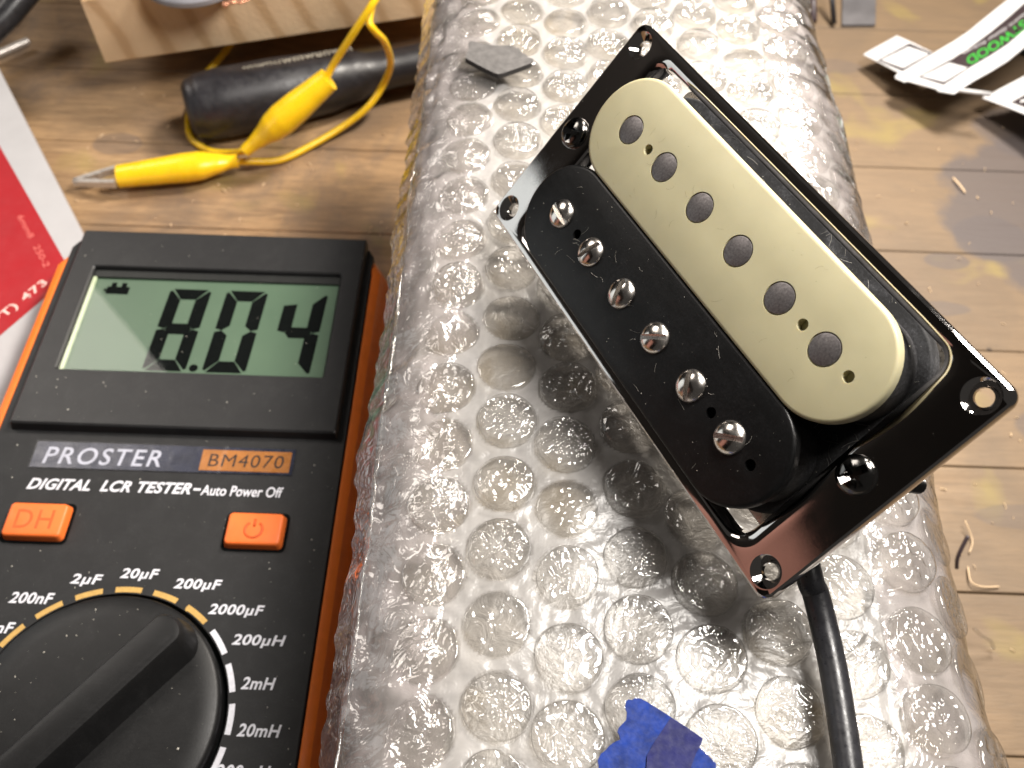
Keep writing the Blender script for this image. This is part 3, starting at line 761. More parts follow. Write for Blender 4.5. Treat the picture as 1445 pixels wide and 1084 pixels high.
v, f = box(-33.0, 35.0, 117.3, 119.95, .52, 1.2); mesh_obj('screen_edge_strip', v, f, M['bezel_black'], lcd)
v, f = [(-32.9, 85.6, 1.7), (34.9, 85.6, 1.7), (34.9, 119.8, 1.7), (-32.9, 119.8, 1.7)], [(0, 1, 2, 3)]; mesh_obj('clear_window', v, f, M['glass'], mt_)
v, f = box(-32.95, -32.1, 85.6, 117.2, .55, 1.30); mesh_obj('window_rim', v, f, simple('pale_window_edge', (.55, .62, .42), .2), mt_)
# seven-segment digits
def seg_digit(x0, y0, w_, h_, on, lean=.045, t=3.6, g=.04):
    def P(u, q): return (x0+u+(q)*lean, y0+q, .53)
    H = h_/2; out = {}
    def hseg(q, up):   # horizontal: trapezoid / hexagon
        if up == 0: return [(g+.2+t/2, H), (t*.95+g, H+t/2), (w_-t*.95-g, H+t/2), (w_-g-t/2-.2, H), (w_-t*.95-g, H-t/2), (t*.95+g, H-t/2)]
        if up == 1: return [(g+.9, h_), (w_-g-.9, h_), (w_-t-g*.6, h_-t), (t+g*.6, h_-t)]
        return [(g+.9, 0), (w_-g-.9, 0), (w_-t-g*.6, t), (t+g*.6, t)]
    def vseg(side, half):
        a, b = (H+g, h_-g-.5) if half else (g+.5, H-g)
        xo, xi = (0, t) if side == 0 else (w_, w_-t)
        if half: return [(xo, a+.55), (xo, b-.35), (xo+(xi-xo)*.18, b), (xi, b-t+.3), (xi, a+t*.45), (xo+(xi-xo)*.5, a)]
        return [(xo, b-.55), (xo, a+.35), (xo+(xi-xo)*.18, a), (xi, a+t-.3), (xi, b-t*.45), (xo+(xi-xo)*.5, b)]
    defs = {'a': hseg(0, 1), 'g': hseg(0, 0), 'd': hseg(0, -1), 'f': vseg(0, 1), 'b': vseg(1, 1), 'e': vseg(0, 0), 'c': vseg(1, 0)}
    if on == '4': defs['f'] = [(0, H+g+.55), (0, h_-t-1.0), (t, h_-t-.4), (t, H+g+t*.45), (t/2, H+g)]
    lit = {'8': 'abcdefg', '0': 'abcdef', '4': 'fgbc'}[on]
    for k in lit:
        pts = [P(u, q) for u, q in defs[k]]
        n = len(pts); v = pts+[(x, y, z+.03) for x, y, z in pts]
        fs = [tuple(range(n)), tuple(range(n, 2*n))]+[(i, (i+1) % n, n+(i+1) % n, n+i) for i in range(n)]
        mesh_obj('digit_segment', v, fs, M['lcd_ink'], lcd)
seg_digit(-12.3, 86.9, 11.3, 27.4, '8')
seg_digit(3.2, 86.9, 11.3, 27.4, '0')
seg_digit(19.7, 86.9, 11.3, 27.4, '4')
v, f = lathe([(1.15, .52), (1.15, .56)], 16, .9, 88.1); mesh_obj('decimal_point', v, f, M['lcd_ink'], lcd)
ms = [box(-28.6, -22.4, 111.8, 114.4, .52, .56), box(-27.6, -26.2, 114.4, 115.8, .52, .56), box(-24.8, -23.4, 114.4, 115.8, .52, .56), box(-29.3, -28.7, 112.6, 113.6, .52, .56)]
v, f = merge(*ms); mesh_obj('battery_symbol', v, f, M['lcd_ink'], lcd)
# name label under tape
v, f = box(-32, 31.2, 57.9, 65.0, .03, .22); nl = mesh_obj('name_label', v, f, M['navy_label'], mt_)
v, f = box(8.7, 30.4, 58.5, 64.2, .24, .27); mesh_obj('model_patch', v, f, M['brown_label'], nl)
text('lettering', 'PROSTER', nl, simple('silver_print', (.52, .53, .60), .4), -29.3, 58.9, 28.6, 4.7, .27, .012, .12, 1.18)
text('lettering', 'BM4070', nl, M['label_ink'], 10.6, 59.6, 18.2, 3.5, .30, 0, .05, 1.12)
def wrinkled():
    vs = []; nx, ny = 90, 14
    for i in range(nx):
        for j in range(ny):
            x = -32.3+63.9*i/(nx-1); y = 57.6+7.7*j/(ny-1)
            a = noise.noise(Vector((x*.5, y*.25, 3))); vs.append((x, y, .42+.03*(1-2*abs(a))+.02*noise.noise(Vector((x*1.4, y*.5, 1)))+.22*math.exp(-((x-14.6-.1*(y-61))/.45)**2)+.2*math.exp(-((x-25.5)/.4)**2-((y-58.6)/.8)**2)+.2*math.exp(-((x-2.0)/.5)**2-((y-61.2)/.9)**2)))
    fs = [(i*ny+j, i*ny+j+1, (i+1)*ny+j+1, (i+1)*ny+j) for i in range(nx-1) for j in range(ny-1)]
    mesh_obj('clear_tape', vs, fs, mat_clear('clear_tape', (.9, .9, .92), .2, .3), nl, True)
wrinkled()
text('lettering', 'DIGITAL  LCR TESTER', mt_, M['white_print'], -30.9, 52.0, 38.9, 3.0, .06, .028, .28, 1.04)
text('lettering', '-', mt_, M['white_print'], 8.6, 53.1, 1.7, .55, .06, .03)
text('lettering', 'Auto Power Off', mt_, M['white_print'], 10.5, 51.9, 19.4, 2.75, .06, .012, .1, 1.0)
# push buttons
for nm, x0, x1, y0, y1 in (('data hold button marked DH', -32.4, -17.9, 38.6, 48.0), ('power button with on-off symbol', 18.5, 32.3, 38.4, 47.3)):
    v, f = slab((x1-x0)/2, (y1-y0)/2, 1.2, -1, 2.2, .7, 5, (x0+x1)/2, (y0+y1)/2)
    # slightly narrower crown than foot
    cx, cy = (x0+x1)/2, (y0+y1)/2
    v = [((x-cx)*(1 if z < .5 else .93)+cx, (y-cy)*(1 if z < .5 else .90)+cy, z) for x, y, z in v]
    b = mesh_obj('push_button', v, f, M['button'], mt_, True, 50); b['label'] = nm
    v, f = slab((x1-x0)/2+.5, (y1-y0)/2+.5, 1.4, .01, .05, .01, 4, cx, cy); mesh_obj('button_gap', v, f, M['lcd_ink'], b)
    if 'DH' in nm: text('embossed_mark', 'DH', b, M['button_dark'], cx-4.4, cy-2.3, 8.6, 4.7, 2.23, .0, 0, 1.1)
    else:
        arc = [(cx+2.0*math.cos(R(a)), cy-.3+2.0*math.sin(R(a)), 2.23) for a in range(125, 416, 12)]
        v1 = tube(arc, .3, 6, flat=.5); v2 = tube([(cx, cy+.4, 2.23), (cx, cy+2.3, 2.23)], .3, 6, flat=.5)
        v, f = merge(v1, v2); mesh_obj('embossed_mark', v, f, M['button_dark'], b, True)
# rotary knob
v, f = lathe([(26.9, -2.1), (26.9, -1.9)], 64); mesh_obj('knob_well', v, f, M['lcd_ink'], mt_)
v, f = lathe([(25.9, -2), (26.1, 1.0), (25.8, 1.7), (25.0, 2.2), (21, 2.6), (12, 2.9), (3, 3.0)], 96)
knob = mesh_obj('rotary_knob', v, f, M['knob_black'], mt_, True, 40)
ka = math.atan2(19.2, 15.5)
def grip():
    L = []; sec = []
    for z, hw, hl in ((2.0, 6.8, 25.4), (3.6, 6.1, 25.0), (6.8, 4.4, 24.4), (8.0, 3.9, 24.1), (8.7, 3.4, 23.6), (8.9, 2.6, 22.8)):
        lp = []
        for k in range(13): a = R(-90+180*k/12); lp.append((hl-hw*.75+hw*.75*math.cos(a), hw*math.sin(a)))
        for k in range(13): a = R(90+180*k/12); lp.append((-hl+hw*.75+hw*.75*math.cos(a), hw*math.sin(a)))
        L.append([(x*math.cos(ka)-y*math.sin(ka), x*math.sin(ka)+y*math.cos(ka), z) for x, y in lp])
    return loft(L)
v, f = grip(); gp = mesh_obj('pointer_grip', v, f, M['knob_black'], knob, True, 38)
px = [(22.6, .6), (17.2, .6), (17.2, -.6), (22.6, -.6)]
# range marks and their legends
RA0, RDA, RK = 2.4977, .30795, 28.0
for i in range(-2, 16):
    a = RA0-RDA*i; mt = M['tan_print'] if i < 6 else M['white_print']
    hl = .105 if i < 6 else .11; vs = []
    for k in range(7):
        t = a-hl+2*hl*k/6
        for r in (RK-.62, RK+.62): vs.append((r*math.cos(t), r*math.sin(t), .06))
    mesh_obj('range_mark', vs, [(2*k, 2*k+1, 2*k+3, 2*k+2) for k in range(6)], mt, mt_)
v, f = box(-.5, .5, -.5, .5, .05, .08); tk = mesh_obj('range_mark', v, f, M['tan_print'], mt_); tk.location = Vector((14.0, 24.0, 0))*S
for body, x, y, wd, ht in (('200nF', -25.7, 24.0, 9.7, 2.6), ('2µF', -13.6, 28.4, 7.0, 2.9), ('20µF', -2.9, 30.1, 8.6, 2.9), ('200µF', 9.6, 28.1, 10.6, 2.9), ('2000µF', 18.5, 22.5, 12.2, 2.9),
                           ('200µH', 25.0, 15.9, 11.5, 2.9), ('2mH', 28.8, 7.1, 7.1, 2.6), ('20mH', 29.8, -2.4, 8.9, 2.6), ('200mH', 26.9, -10.6, 11.0, 2.8), ('20nF', -30.4, 17.2, 8.0, 2.5)):
    text('lettering', body, mt_, M['white_print'], x, y, wd, ht, .06, .022, .18, 1.06)
specks('dust', mt_, (-42, 42, -20, 131), 420, lambda x, y: (2.5 if 69.5 < y < 84.5 or y > 121 else 0.0) if (y > 69.5 or 68 > y) and math.hypot(x, y) > 27.5 and not (84.5 <= y <= 121 and -34.5 < x < 36.5) and y < 130 else None, .04, .24, seed=21)
specks('dust', knob, (-25, 25, -15, 25), 130, lambda x, y: 2.8 if math.hypot(x, y) < 24 and abs(-x*math.sin(ka)+y*math.cos(ka)) > 7.6 else None, .05, .3, seed=22)
specks('dust', lcd, (-32, 34, 87, 117), 60, lambda x, y: 1.76, .04, .18, seed=23)

# ================================================================== RED AND WHITE CARTON
ct = thing('carton', 'white carton with a red printed panel, standing behind the orange meter', 'carton', loc=(-190, 200, 0))
CH = 27.0
A = at(-1, 98, CH); B = at(122, 338, CH); dirv = (B-A).normalized(); perp = Vector((-dirv.y, dirv.x, 0))
if perp.x > 0: perp = -perp
E0 = A-dirv*40; E1 = B+dirv*60
quad = [E0, E1, E1+perp*62, E0+perp*62]
L = [[(q.x+190, q.y-200, 0.1) for q in quad], [(q.x+190, q.y-200, CH-.8) for q in quad],
     [((q.x*.99+sum(k.x for k in quad)/4*.01)+190, (q.y*.99+sum(k.y for k in quad)/4*.01)-200, CH) for q in quad]]
v, f = loft(L); mesh_obj('box_body', v, f, M['card_white'], ct)
r1, r2 = at(0, 207, CH), at(85, 357, CH); rd = (r2-r1).normalized()
b1, b2 = at(0, 474, CH), at(52, 430, CH); bd = (b2-b1).normalized()
def isect(p, d, q, e):
    den = d.x*e.y-d.y*e.x; t = ((q.x-p.x)*e.y-(q.y-p.y)*e.x)/den; return p+d*t
cor = isect(r1, rd, b1, bd)
rp = [cor, cor-rd*70, cor-rd*70-bd*60, cor-bd*60]
v = [(q.x+190, q.y-200, CH+.05) for q in rp]; pan = mesh_obj('red_panel', v, [(0, 1, 2, 3)], M['card_red'], ct)
def frame2(o, d):
    d = d.normalized(); u = Vector((-d.y, d.x, 0)); mm = Matrix(((d.x, u.x, 0, o.x), (d.y, u.y, 0, o.y), (0, 0, 1, o.z), (0, 0, 0, 1))); return mm
o1 = at(3, 455, CH+.12); o2 = at(60, 410, CH+.12)
mm = Matrix.Translation((190, -200, 0)) @ frame2(o1, o2-o1)
text('printed_text', '(PT) 473', ct, M['pink_print'], -3.4, 0, 20.5, 3.6, 0, .02, 0, 1.1, matrix=mm)
o1 = at(24, 306, CH+.12); o2 = at(62, 378, CH+.12)
mm = Matrix.Translation((190, -200, 0)) @ frame2(o1, o2-o1)
text('printed_text', '6mm8   250-2', ct, simple('faint_pink_print', (.72, .15, .13), .5), 0, 0, (o2-o1).length, 1.9, 0, .0, 0, 1.0, matrix=mm)

# ================================================================== TIMBER BLOCK WITH DISC
fz0, fz1 = 21.0, 47.0
Lp, Rp = at(150, 91, fz0), at(585, 27, fz0); fd = (Rp-Lp).normalized(); bk = Vector((-fd.y, fd.x, 0))
blk = thing('timber_offcut', 'pale pine offcut with end grain, raised over the bench beside the bubble wrap', 'wood block', loc=tuple(Lp))
def bl(p): return (p.x-Lp.x, p.y-Lp.y, p.z-Lp.z)
lean = 2.5
q0, q1 = Lp, Rp+fd*25
lo = [q0, q1, q1+bk*90, q0+bk*90]
L = [[bl(Vector((q.x, q.y, z)) ) for q in [l+(fd*i0+bk*i1) for l, i0, i1 in zip(lo, (ins, -ins, -ins, ins), (ins, ins, -ins, -ins))]] for z, ins in ((fz0, .8), (fz0+.8, 0), (fz1-.8, 0), (fz1, .8))]
v, f = loft(L)
v, f = list(v), f
mi = [0]*len(f); me_ = mesh_obj('timber', v, f, None, blk, mats=[M['endgrain'], M['pine']])
for pl in me_.data.polygons:
    if abs(pl.normal.z) > .5 or pl.normal.dot(bk) > .5: pl.material_index = 1
sup = thing('timber_support', 'short pine batten carrying the raised offcut in its shadow', 'wood block', loc=tuple((Lp+bk*55+fd*20).to_tuple()[:2])+(0,))
v, f = slab(10, 25, .8, .1, fz0-.05, .5, 3, 25, 20); mesh_obj('timber', v, f, M['pine'], sup)
dsc = thing('grey_disc', 'dark grey round disc lying on top of the pine offcut', 'disc', loc=tuple(at(265, -8, fz1+.1)))
v, f = lathe([(17.6, 0), (18.0, .4), (18.0, 2.0), (17.4, 2.6), (3, 2.8)], 64); v = [(x, y+9.5, z) for x, y, z in v]; mesh_obj('disc_body', v, f, M['disc'], dsc, True, 30)
cs_ = at(315, 12, fz1+.3)
v, f = tube(smooth_path([(0, 0, 1), (3, 1.5, 1.6), (6, 2.2, 1.2), (9, 4.0, 1.8)], 4), [.9, 1.3, 1.1, .8, 1.2, 1.0, .6, .9, 1.0, .7, .6, .5, .3], 8, flat=.6)
tag(mesh_obj('copper_scrap', v, f, M['copper'], None, True), 'small scrap of copper at the rim of the grey disc', 'copper scrap').location = Vector(cs_)*S

# ================================================================== BLACK TOOL HANDLE
ha, hb = at(262, 156, 12.5), at(600, 88, 10.5)
hd = (hb-ha); hl_ = hd.length
th = thing('tool_handle', 'black rubber tool handle lying under the yellow clip lead, beside the pine offcut', 'tool handle', loc=tuple(ha))
prf = [(0, 0, 0), (.008, 8.4, 0), (.03, 10.4, 0), (.07, 11.8, 0), (.16, 12.4, 0), (.35, 12.4, 0), (.55, 11.4, 0), (.68, 9.4, 0), (.78, 7.4, 0), (.88, 7.0, 0), (1.0, 7.2, 0), (1.25, 7.0, 0)]
P_, R_ = [], []
for i in range(len(prf)-1):
    for k in range(5):
        t = k/5; P_.append(hd*(prf[i][0]*(1-t)+prf[i+1][0]*t)); s_ = t*t*(3-2*t) if i > 1 else math.sin(t*math.pi/2); R_.append(max(.05, prf[i][1]*(1-s_)+prf[i+1][1]*s_))
v, f = tube(P_, R_, 40); hv = []
hu = Vector((0, 0, 1)).cross(hd.normalized())
hn = hd.normalized()
for q in v:   # shallow flute along the upper face that carries the lettering
    q = Vector(q); al = q.dot(hn)/hl_; rad = q-hn*q.dot(hn); ang = math.atan2(rad.dot(hu), rad.z)
    if .18 < al < .72: rad = rad*(1-.10*math.exp(-((ang-.25)/.28)**2)*min(1, (al-.18)*12)*min(1, (.72-al)*12))
    hv.append(tuple(hn*q.dot(hn)+rad))
hd_o = mesh_obj('grip', hv, f, M['handle'], th, True, 50)
# worn raised lettering
rad_ = 12.0
base = hn*(hl_*.26)
mm = Matrix(((hn.x, hu.x, 0, 0), (hn.y, hu.y, 0, 0), (hn.z, hu.z, 1, 0), (0, 0, 0, 1)))
tx = text('worn_lettering', 'mwnuwmwunwm', hd_o, M['handle_print'], 0, 0, 40, 3.2, 0, .02, 0, 1.1)
co = np.empty(len(tx.data.vertices)*3); tx.data.vertices.foreach_get('co', co); co = co.reshape(-1, 3)/S; new = []
for x, y, z in co:
    ang = .12+(y-1.6)/rad_*1.0; rr2 = 11.55; p = base+hn*x+Vector((0, 0, 1))*math.cos(ang)*rr2+hu*math.sin(ang)*rr2; new += [p.x*S, p.y*S, p.z*S]
tx.data.vertices.foreach_set('co', new); tx.data.update()

# ================================================================== YELLOW CROCODILE CLIP LEADS
def sleeve(p0, p1, radii, flat=.8, n=28):
    P, Q = [], []; d = p1-p0
    for i in range(len(radii)-1):
        for k in range(5):
            t = k/5; a = radii[i]; b = radii[i+1]; s_ = t*t*(3-2*t)
            P.append(p0+d*(a[0]*(1-t)+b[0]*t)); s_ = .35*s_+.65*t; Q.append(a[1]*(1-s_)+b[1]*s_)
    P.append(p1.copy() if radii[-1][0] == 1 else p0+d*radii[-1][0]); Q.append(radii[-1][1])
    return tube(P, Q, n, flat=flat)
def off(vs, o): return [(q[0]-o.x, q[1]-o.y, q[2]-o.z) for q in vs]
c1a, c1b = at(167, 249, 6.0), at(336, 227, 6.5)
lead1 = thing('crocodile_clip_lead', 'yellow crocodile clip with open metal jaws lying flat on the bench', 'clip lead', 'yellow crocodile clip leads', loc=tuple(c1a))
v, f = sleeve(c1a, c1b, [(0, 4.3), (.1, 4.5), (.35, 5.1), (.55, 5.6), (.68, 5.5), (.82, 4.0), (.93, 2.7), (1, 2.6)], .85)
mesh_obj('sleeve', off(v, c1a), f, M['yellow'], lead1, True, 50)
jt = at(104, 256, 3.5); jd = (jt-c1a)
def jaw(z0, z1, side):
    pts = []
    up = Vector((0, 0, 1)); sd = Vector((-jd.y, jd.x, 0)).normalized()
    rows = []
    for k in range(12):
        t = k/11; c_ = c1a+jd*t; wv_ = 2.2*(1-t)+.9*t
        o_ = side*(3.9*(1-t)**.85+.75)
        tooth = (.35 if k % 2 else 0)*(t > .3)
        rows.append([c_+sd*(o_-side*(1.5+tooth))+up*(z0), c_+sd*(o_)+up*(z0), c_+sd*(o_)+up*(z1-.8*t), c_+sd*(o_-side*(1.5+tooth))+up*(z1-.8*t)])
    return loft(rows)
for sd_ in (1, -1):
    v, f = jaw(-1.2, 1.6, sd_); mesh_obj('jaw', off(v, c1a), f, M['clip_metal'], lead1)
pth = smooth_path([c1b-(c1b-c1a)*.04, at(350, 228, 5), at(395, 226, 2), at(440, 205, 2), at(485, 178, 4), at(520, 150, 8), at(543, 115, 14), at(551, 88, 24), at(543, 60, 38), at(527, 42, 46), at(521, 28, 49), at(530, -8, 54), at(550, -60, 60)], 8)
v, f = tube(pth, 1.25, 12); mesh_obj('wire', off(v, c1a), f, M['yellow'], lead1, True)
c2a, c2b = at(346, 213, 12), at(464, 112, 33)
lead2 = thing('crocodile_clip_lead', 'yellow crocodile clip sleeve leaning over the black handle, its wire rising to the pine offcut', 'clip lead', 'yellow crocodile clip leads', loc=tuple(c2a))
v, f = sleeve(c2a, c2b, [(0, 2.4), (.08, 2.6), (.2, 3.6), (.34, 5.5), (.45, 6.0), (.6, 5.8), (.85, 4.9), (1, 4.4)], .85)
mesh_obj('sleeve', off(v, c2a), f, M['yellow'], lead2, True, 50)
pth = smooth_path([c2b-(c2b-c2a)*.06, at(470, 92, 37), at(500, 45, 50), at(532, -5, 60), at(560, -60, 66)], 8)
v, f = tube(pth, 1.25, 12); mesh_obj('wire', off(v, c2a), f, M['yellow'], lead2, True)
w3 = at(320, 70, 6)
pth = smooth_path([at(350, 25, 8), w3, at(288, 108, 2.5), at(276, 132, 1.6), at(266, 165, 1.5), at(270, 195, 1.5), at(296, 213, 1.6), at(325, 216, 4), at(343, 214, 9)], 8)
v, f = tube(pth, 1.25, 12); mesh_obj('trailing_wire', off(v, c2a), f, M['yellow'], lead2, True)

# ================================================================== odds and ends, far left
p0, p1 = at(-30, 58, 12), at(45, -22, 22)
v, f = tube([p0-p0, (p1-p0)*.5+Vector((1, -1, 0)), p1-p0], 5.2, 20); tag(mesh_obj('black_cable', v, f, M['rubber'], None, True, 50), 'thick black cable crossing the far bench corner above the metal rod', 'cable').location = p0*S
p0, p1 = at(-25, 86, 3.5), at(42, 57, 3.5)
v, f = tube([p0-p0, (p1-p0)*.97, p1-p0], [1.5, 1.5, .6], 16); tag(mesh_obj('metal_rod', v, f, M['clip_metal'], None, True, 40), 'thin shiny metal rod on the bench beside the white carton', 'rod').location = p0*S

# ================================================================== GREY SHARD, BLUE TAPE
def px_outline(pts, h): return [at(x, y, h) for x, y in pts]
sp_ = [(500, 265), (520, 258), (580, 272), (640, 285), (700, 292), (780, 288), (800, 303), (822, 308), (845, 340), (868, 350), (880, 368), (915, 378), (903, 405), (840, 428), (720, 468), (690, 472), (660, 462), (560, 410), (480, 365), (488, 340), (500, 318)]
sp_ = [(550+x/4.516, y/4.516) for x, y in sp_]
o_ = px_outline(sp_, 98.2); cN = sum(o_, Vector())/len(o_)
v = [((q-cN).x, (q-cN).y, (q-cN).x*.02) for q in o_]; n = len(v)
vv = [(x, y, z-1.3) for x, y, z in v]+v; ff = [tuple(range(n)), tuple(range(n, 2*n))]+[(i, (i+1) % n, n+(i+1) % n, n+i) for i in range(n)]
sd = mesh_obj('slate_shard', vv, ff, None, None, mats=[M['slate'], M['slate_edge']])
for pl in sd.data.polygons:
    if abs(pl.normal.z) < .5: pl.material_index = 1
tag(sd, 'thin broken shard of dark grey material lying on the bubble wrap', 'shard').location = cN*S
tp = [(375, 268), (382, 240), (402, 228), (430, 232), (455, 216), (505, 220), (560, 250), (640, 300), (760, 378), (900, 470), (1030, 560), (1018, 600), (1000, 640), (1060, 690), (1140, 775), (1150, 860), (900, 1000), (100, 1000), (120, 860), (150, 800), (140, 745), (165, 690), (200, 665), (240, 620), (285, 588), (330, 570), (322, 535), (305, 505), (318, 470), (345, 440), (380, 405), (388, 340), (372, 300)]
tp = [(820+x/6.02, 950+y/6.02) for x, y in tp]
bt = thing('masking_tape', 'torn piece of blue masking tape stuck on the bubble wrap', 'tape', loc=tuple(at(930, 1050, 99)))
bo_ = at(930, 1050, 99)
def tape_piece(name, pts, h, mat, warp=.6, th_=.25):
    me = bpy.data.meshes.new(name); bm = bmesh.new()
    o_ = px_outline(pts, h); vs = [bm.verts.new((q.x-bo_.x, q.y-bo_.y, 0)) for q in o_]; fc = bm.faces.new(vs)
    bmesh.ops.triangulate(bm, faces=[fc]); 
    for _ in range(4):
        bmesh.ops.subdivide_edges(bm, edges=[e for e in bm.edges if e.calc_length() > .9], cuts=1)
        bmesh.ops.triangulate(bm, faces=bm.faces[:])
    for vv_ in bm.verts:
        x, y = vv_.co.x, vv_.co.y; vv_.co.z = h-bo_.z+warp*noise.noise(Vector((x*.12, y*.12, 5)))+.12*noise.noise(Vector((x*.6, y*.6, 5)))
    ex = bmesh.ops.extrude_face_region(bm, geom=bm.faces[:]); bmesh.ops.translate(bm, vec=(0, 0, th_), verts=[g for g in ex['geom'] if isinstance(g, bmesh.types.BMVert)])
    for vv_ in bm.verts: vv_.co *= S
    bmesh.ops.recalc_face_normals(bm, faces=bm.faces[:]); bm.to_mesh(me); bm.free(); me.materials.append(mat)
    o = bpy.data.objects.new(name, me); COL.objects.link(o); o.parent = bt; return o
tape_piece('tape_layer', tp, 99.6, M['bluetape'])
fp = [(735, 420), (760, 382), (900, 474), (1028, 562), (1000, 640), (975, 680), (930, 800), (930, 1000), (540, 1000), (560, 700), (620, 590), (680, 500)]
fp = [(820+x/6.02, 950+y/6.02) for x, y in fp]
tape_piece('folded_layer', fp, 99.98, M['bluetape2'])

# ================================================================== PAPER LABEL STRIPS
def lift(x): return 8+max(0, (x-1218))*.07
def strip_piece(name, poly, parent, org, mat, dz=0.0, th_=.25, ndiv=3):
    """poly in photo points; follows the rising curl of the strip"""
    me = bpy.data.meshes.new(name); bm = bmesh.new()
    vs = [bm.verts.new((x, y, 0)) for x, y in poly]; fc = bm.faces.new(vs); bmesh.ops.triangulate(bm, faces=[fc])
    for _ in range(ndiv):
        bmesh.ops.subdivide_edges(bm, edges=[e for e in bm.edges if e.calc_length() > 14], cuts=1); bmesh.ops.triangulate(bm, faces=bm.faces[:])
    for q in bm.verts:
        p = at(q.co.x, q.co.y, lift(q.co.x)+dz)-org; q.co = p*S
    if th_:
        ex = bmesh.ops.extrude_face_region(bm, geom=bm.faces[:]); bmesh.ops.translate(bm, vec=(0, 0, -th_*S), verts=[g for g in ex['geom'] if isinstance(g, bmesh.types.BMVert)])
    bmesh.ops.recalc_face_normals(bm, faces=bm.faces[:]); bm.to_mesh(me); bm.free(); me.materials.append(mat)
    o = bpy.data.objects.new(name, me); COL.objects.link(o); o.parent = parent; return o
def K(pts): return [(1120+x/4.446, y/4.446) for x, y in pts]
org = at(1300, 100, 20)
lb1 = thing('paper_label', 'white paper label strip with green lettering on a black band, curling up', 'label', 'paper labels on the bench', loc=tuple(org))
strip_piece('strip', K([(636, 478), (660, 455), (700, 445), (880, 332), (1000, 262), (1100, 195), (1200, 112), (1340, 0), (1420, -65), (1640, -65), (1640, 120), (1445, 300), (1340, 385), (1230, 452), (1130, 508), (1050, 560), (1008, 590), (905, 572), (900, 560), (712, 508), (700, 517), (640, 492)]), lb1, org, M['paper'])
strip_piece('printed_band', K([(985, 376), (1100, 300), (1230, 205), (1340, 115), (1445, 22), (1560, -60), (1640, -65), (1640, 20), (1445, 190), (1340, 280), (1230, 352), (1112, 420)]), lb1, org, M['paper_black'], .12, 0)
def outline_box(pts, wdt, dz, parent, org, mat):
    pts = K(pts); cx = sum(p[0] for p in pts)/4; cy = sum(p[1] for p in pts)/4; ins = []
    for x, y in pts:
        d = math.hypot(x-cx, y-cy); ins.append((x+(cx-x)/d*wdt, y+(cy-y)/d*wdt))
    for i in range(4):
        j = (i+1) % 4; strip_piece('printed_frame', [pts[i], pts[j], ins[j], ins[i]], parent, org, mat, dz, 0, 1)
outline_box([(780, 482), (983, 374), (1112, 420), (942, 532)], 4.2, .12, lb1, org, M['paper_black'])
def curl_text(body, p_start, p_end, hgt, dz, mat, parent, org, bold):
    """lettering that runs along a photo line, tops pointing down-right, lying on the strip"""
    o = text('printed_text', body, parent, mat, 0, 0, 1, 1, 0, bold, 0, 1.0)
    co = np.empty(len(o.data.vertices)*3); o.data.vertices.foreach_get('co', co); co = co.reshape(-1, 3)/S; out = []
    dx, dy = p_end[0]-p_start[0], p_end[1]-p_start[1]; L = math.hypot(dx, dy); nx, ny = -dy/L, dx/L
    if ny < 0: nx, ny = -nx, -ny
    for u, q, z in co:
        sag = 3.2*math.sin(u*math.pi)
        x = p_start[0]+dx*u+(nx)*(q*hgt+sag); y = p_start[1]+dy*u+ny*(q*hgt+sag)
        p = at(x, y, lift(x)+dz)-org; out += [p.x*S, p.y*S, p.z*S]
    o.data.vertices.foreach_set('co', out); o.data.update()
curl_text('ROSTWOOD', (1467, 8), (1362, 82), 12.5, .2, M['paper_green'], lb1, org, .004)
curl_text('Electric Guitar Pickups', (1450, 13), (1357, 73), 5.2, .2, M['paper'], lb1, org, .0)
lb2 = thing('paper_label', 'small white paper label with one empty box, under the green lettered strip', 'label', 'paper labels on the bench', loc=tuple(org))
strip_piece('strip', K([(438, 343), (450, 333), (648, 224), (735, 262), (870, 328), (840, 480), (700, 490), (670, 462), (530, 388)]), lb2, org, M['paper'], -1.2)
outline_box([(527, 378), (726, 272), (872, 334), (684, 446)], 4.2, -1.05, lb2, org, M['paper_black'])
lb3 = thing('paper_label', 'white paper label at the frame edge with a black printed corner', 'label', 'paper labels on the bench', loc=tuple(org))
strip_piece('strip', K([(1183, 615), (1200, 596), (1235, 588), (1445, 478), (1600, 400), (1600, 780), (1445, 714), (1320, 665)]), lb3, org, M['paper'], -10)
strip_piece('printed_band', K([(1366, 640), (1445, 598), (1600, 510), (1600, 735), (1445, 670)]), lb3, org, M['paper_black'], -9.8, 0)
strip_piece('printed_text', K([(1420, 632), (1470, 615), (1480, 628), (1425, 645)]), lb3, org, M['paper'], -9.6, 0, 1)
p0, p1 = at(1350, 127, 17), at(1398, 133, 17)
v, f = tube([p0-p0, p1-p0], .8, 8); tag(mesh_obj('label_connector', v, f, M['paper'], None, True), 'thin white paper strip between the two larger labels', 'paper strip').location = p0*S

# dark things beyond the labels
o0 = at(1212, 14, 6)
v, f = poly_slab([((at(x, y, 2)-o0).x, (at(x, y, 2)-o0).y) for x, y in ((1190, -40), (1238, -40), (1236, 33), (1189, 33))], -5.8, -4.6); tag(mesh_obj('grey_offcut', v, f, simple('grey_laminate', (.12, .115, .12), .5, 0, .2, 60), None, True, 40), 'small grey rectangular offcut at the far bench edge', 'offcut').location = o0*S
for i, (a, b, r_, lab) in enumerate((((1172, -30, 14), (1177, 34, 1.5), 1.1, 'thin dark rod standing between the parcel and the grey offcut'), ((1147, -30, 8), (1148, 30, 1.5), 1.5, 'dark brown stick touching the far right side of the parcel'))):
    p0, p1 = at(*a), at(*b); v, f = tube([p0-p0, p1-p0], r_, 10); tag(mesh_obj('thin_rod', v, f, M['splinter'] if i else M['handle'], None, True), lab, 'rod').location = p0*S
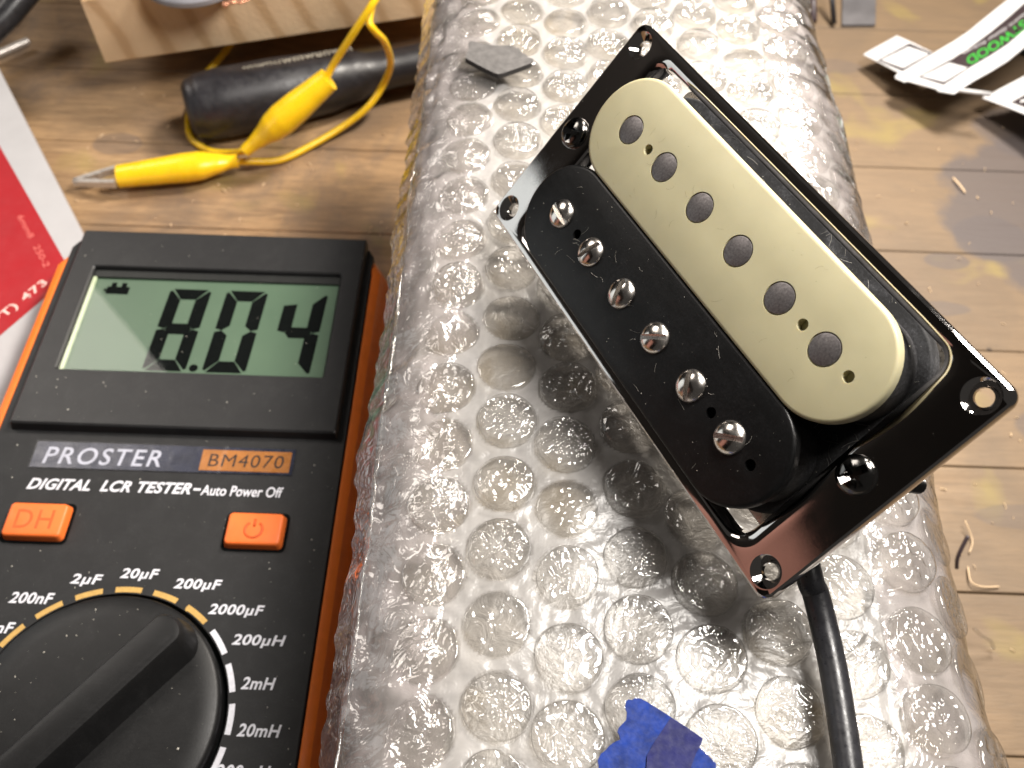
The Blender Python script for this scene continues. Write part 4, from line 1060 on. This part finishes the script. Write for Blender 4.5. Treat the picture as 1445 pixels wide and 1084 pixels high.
# dark curled object right of the labels
dk = at(1440, 60, 3)
v, f = lathe([(14, -3), (17, 0), (17, 10), (14, 13), (3, 13.5)], 40); tag(mesh_obj('round_control', v, f, M['handle'], None, True, 40), 'dark round cap half hidden behind the curling paper label', 'cap').location = (dk+Vector((13, 4, 0)))*S

# ================================================================== shavings, splinters, copper strand
def curl(name, pts, h, r_, mat, label, cat, group=None):
    P = smooth_path([at(x, y, hh) for (x, y), hh in zip(pts, h)], 6); o = P[0].copy()
    v, f = tube([q-o for q in P], r_, 6); ob = mesh_obj(name, v, f, mat, None, True); tag(ob, label, cat, group); ob.location = o*S; return ob
curl('wood_curl', [(1366, 800), (1370, 820), (1385, 828), (1410, 828)], [1, 1.5, 1, .6], .22, M['shaving'], 'orange-brown curl of thin wire on the bench by the plank joint', 'wire curl')
curl('wire_strand', [(1362, 735), (1372, 762), (1368, 780)], [3, 1, .8], .2, M['shaving'], 'pale bent strand on the bench right of the dark splinter', 'strand')
curl('dark_splinter', [(1350, 802), (1352, 785), (1366, 756)], [6, 9, 13], [.9]*3 if False else .55, M['splinter'], 'dark pointed splinter sticking out beside the bubble wrap', 'splinter')
curl('copper_strand', [(1345, 251), (1355, 262), (1362, 272)], [1, 1.4, .6], .3, M['shaving'], 'short copper strand on the grey paint stain', 'strand')
curl('plastic_shred', [(1375, 888), (1385, 897), (1398, 905), (1402, 915)], [8, 6, 4, 2], .5, M['bubble'], 'clear plastic shred hanging off the right side of the parcel', 'plastic shred')
rgx = random.Random(5); ms = []
for i in range(150):
    x, y = (rgx.uniform(1150, 1445), rgx.uniform(180, 1084)) if i < 95 else (rgx.uniform(100, 560), rgx.uniform(120, 335))
    p = at(x, y, .12); a = rgx.uniform(0, 6.3); L_ = rgx.uniform(.3, 1.6)**1.3; b = p+Vector((math.cos(a)*L_, math.sin(a)*L_, rgx.uniform(0, .5)))
    ms.append(tube([p, (p+b)/2+Vector((0, 0, rgx.uniform(0, .6))), b], rgx.uniform(.08, .25), 4))
v, f = merge(*ms); stuff(mesh_obj('bench_crumbs', v, f, M['shaving']))['label'] = 'pale crumbs and shavings scattered over the bench'
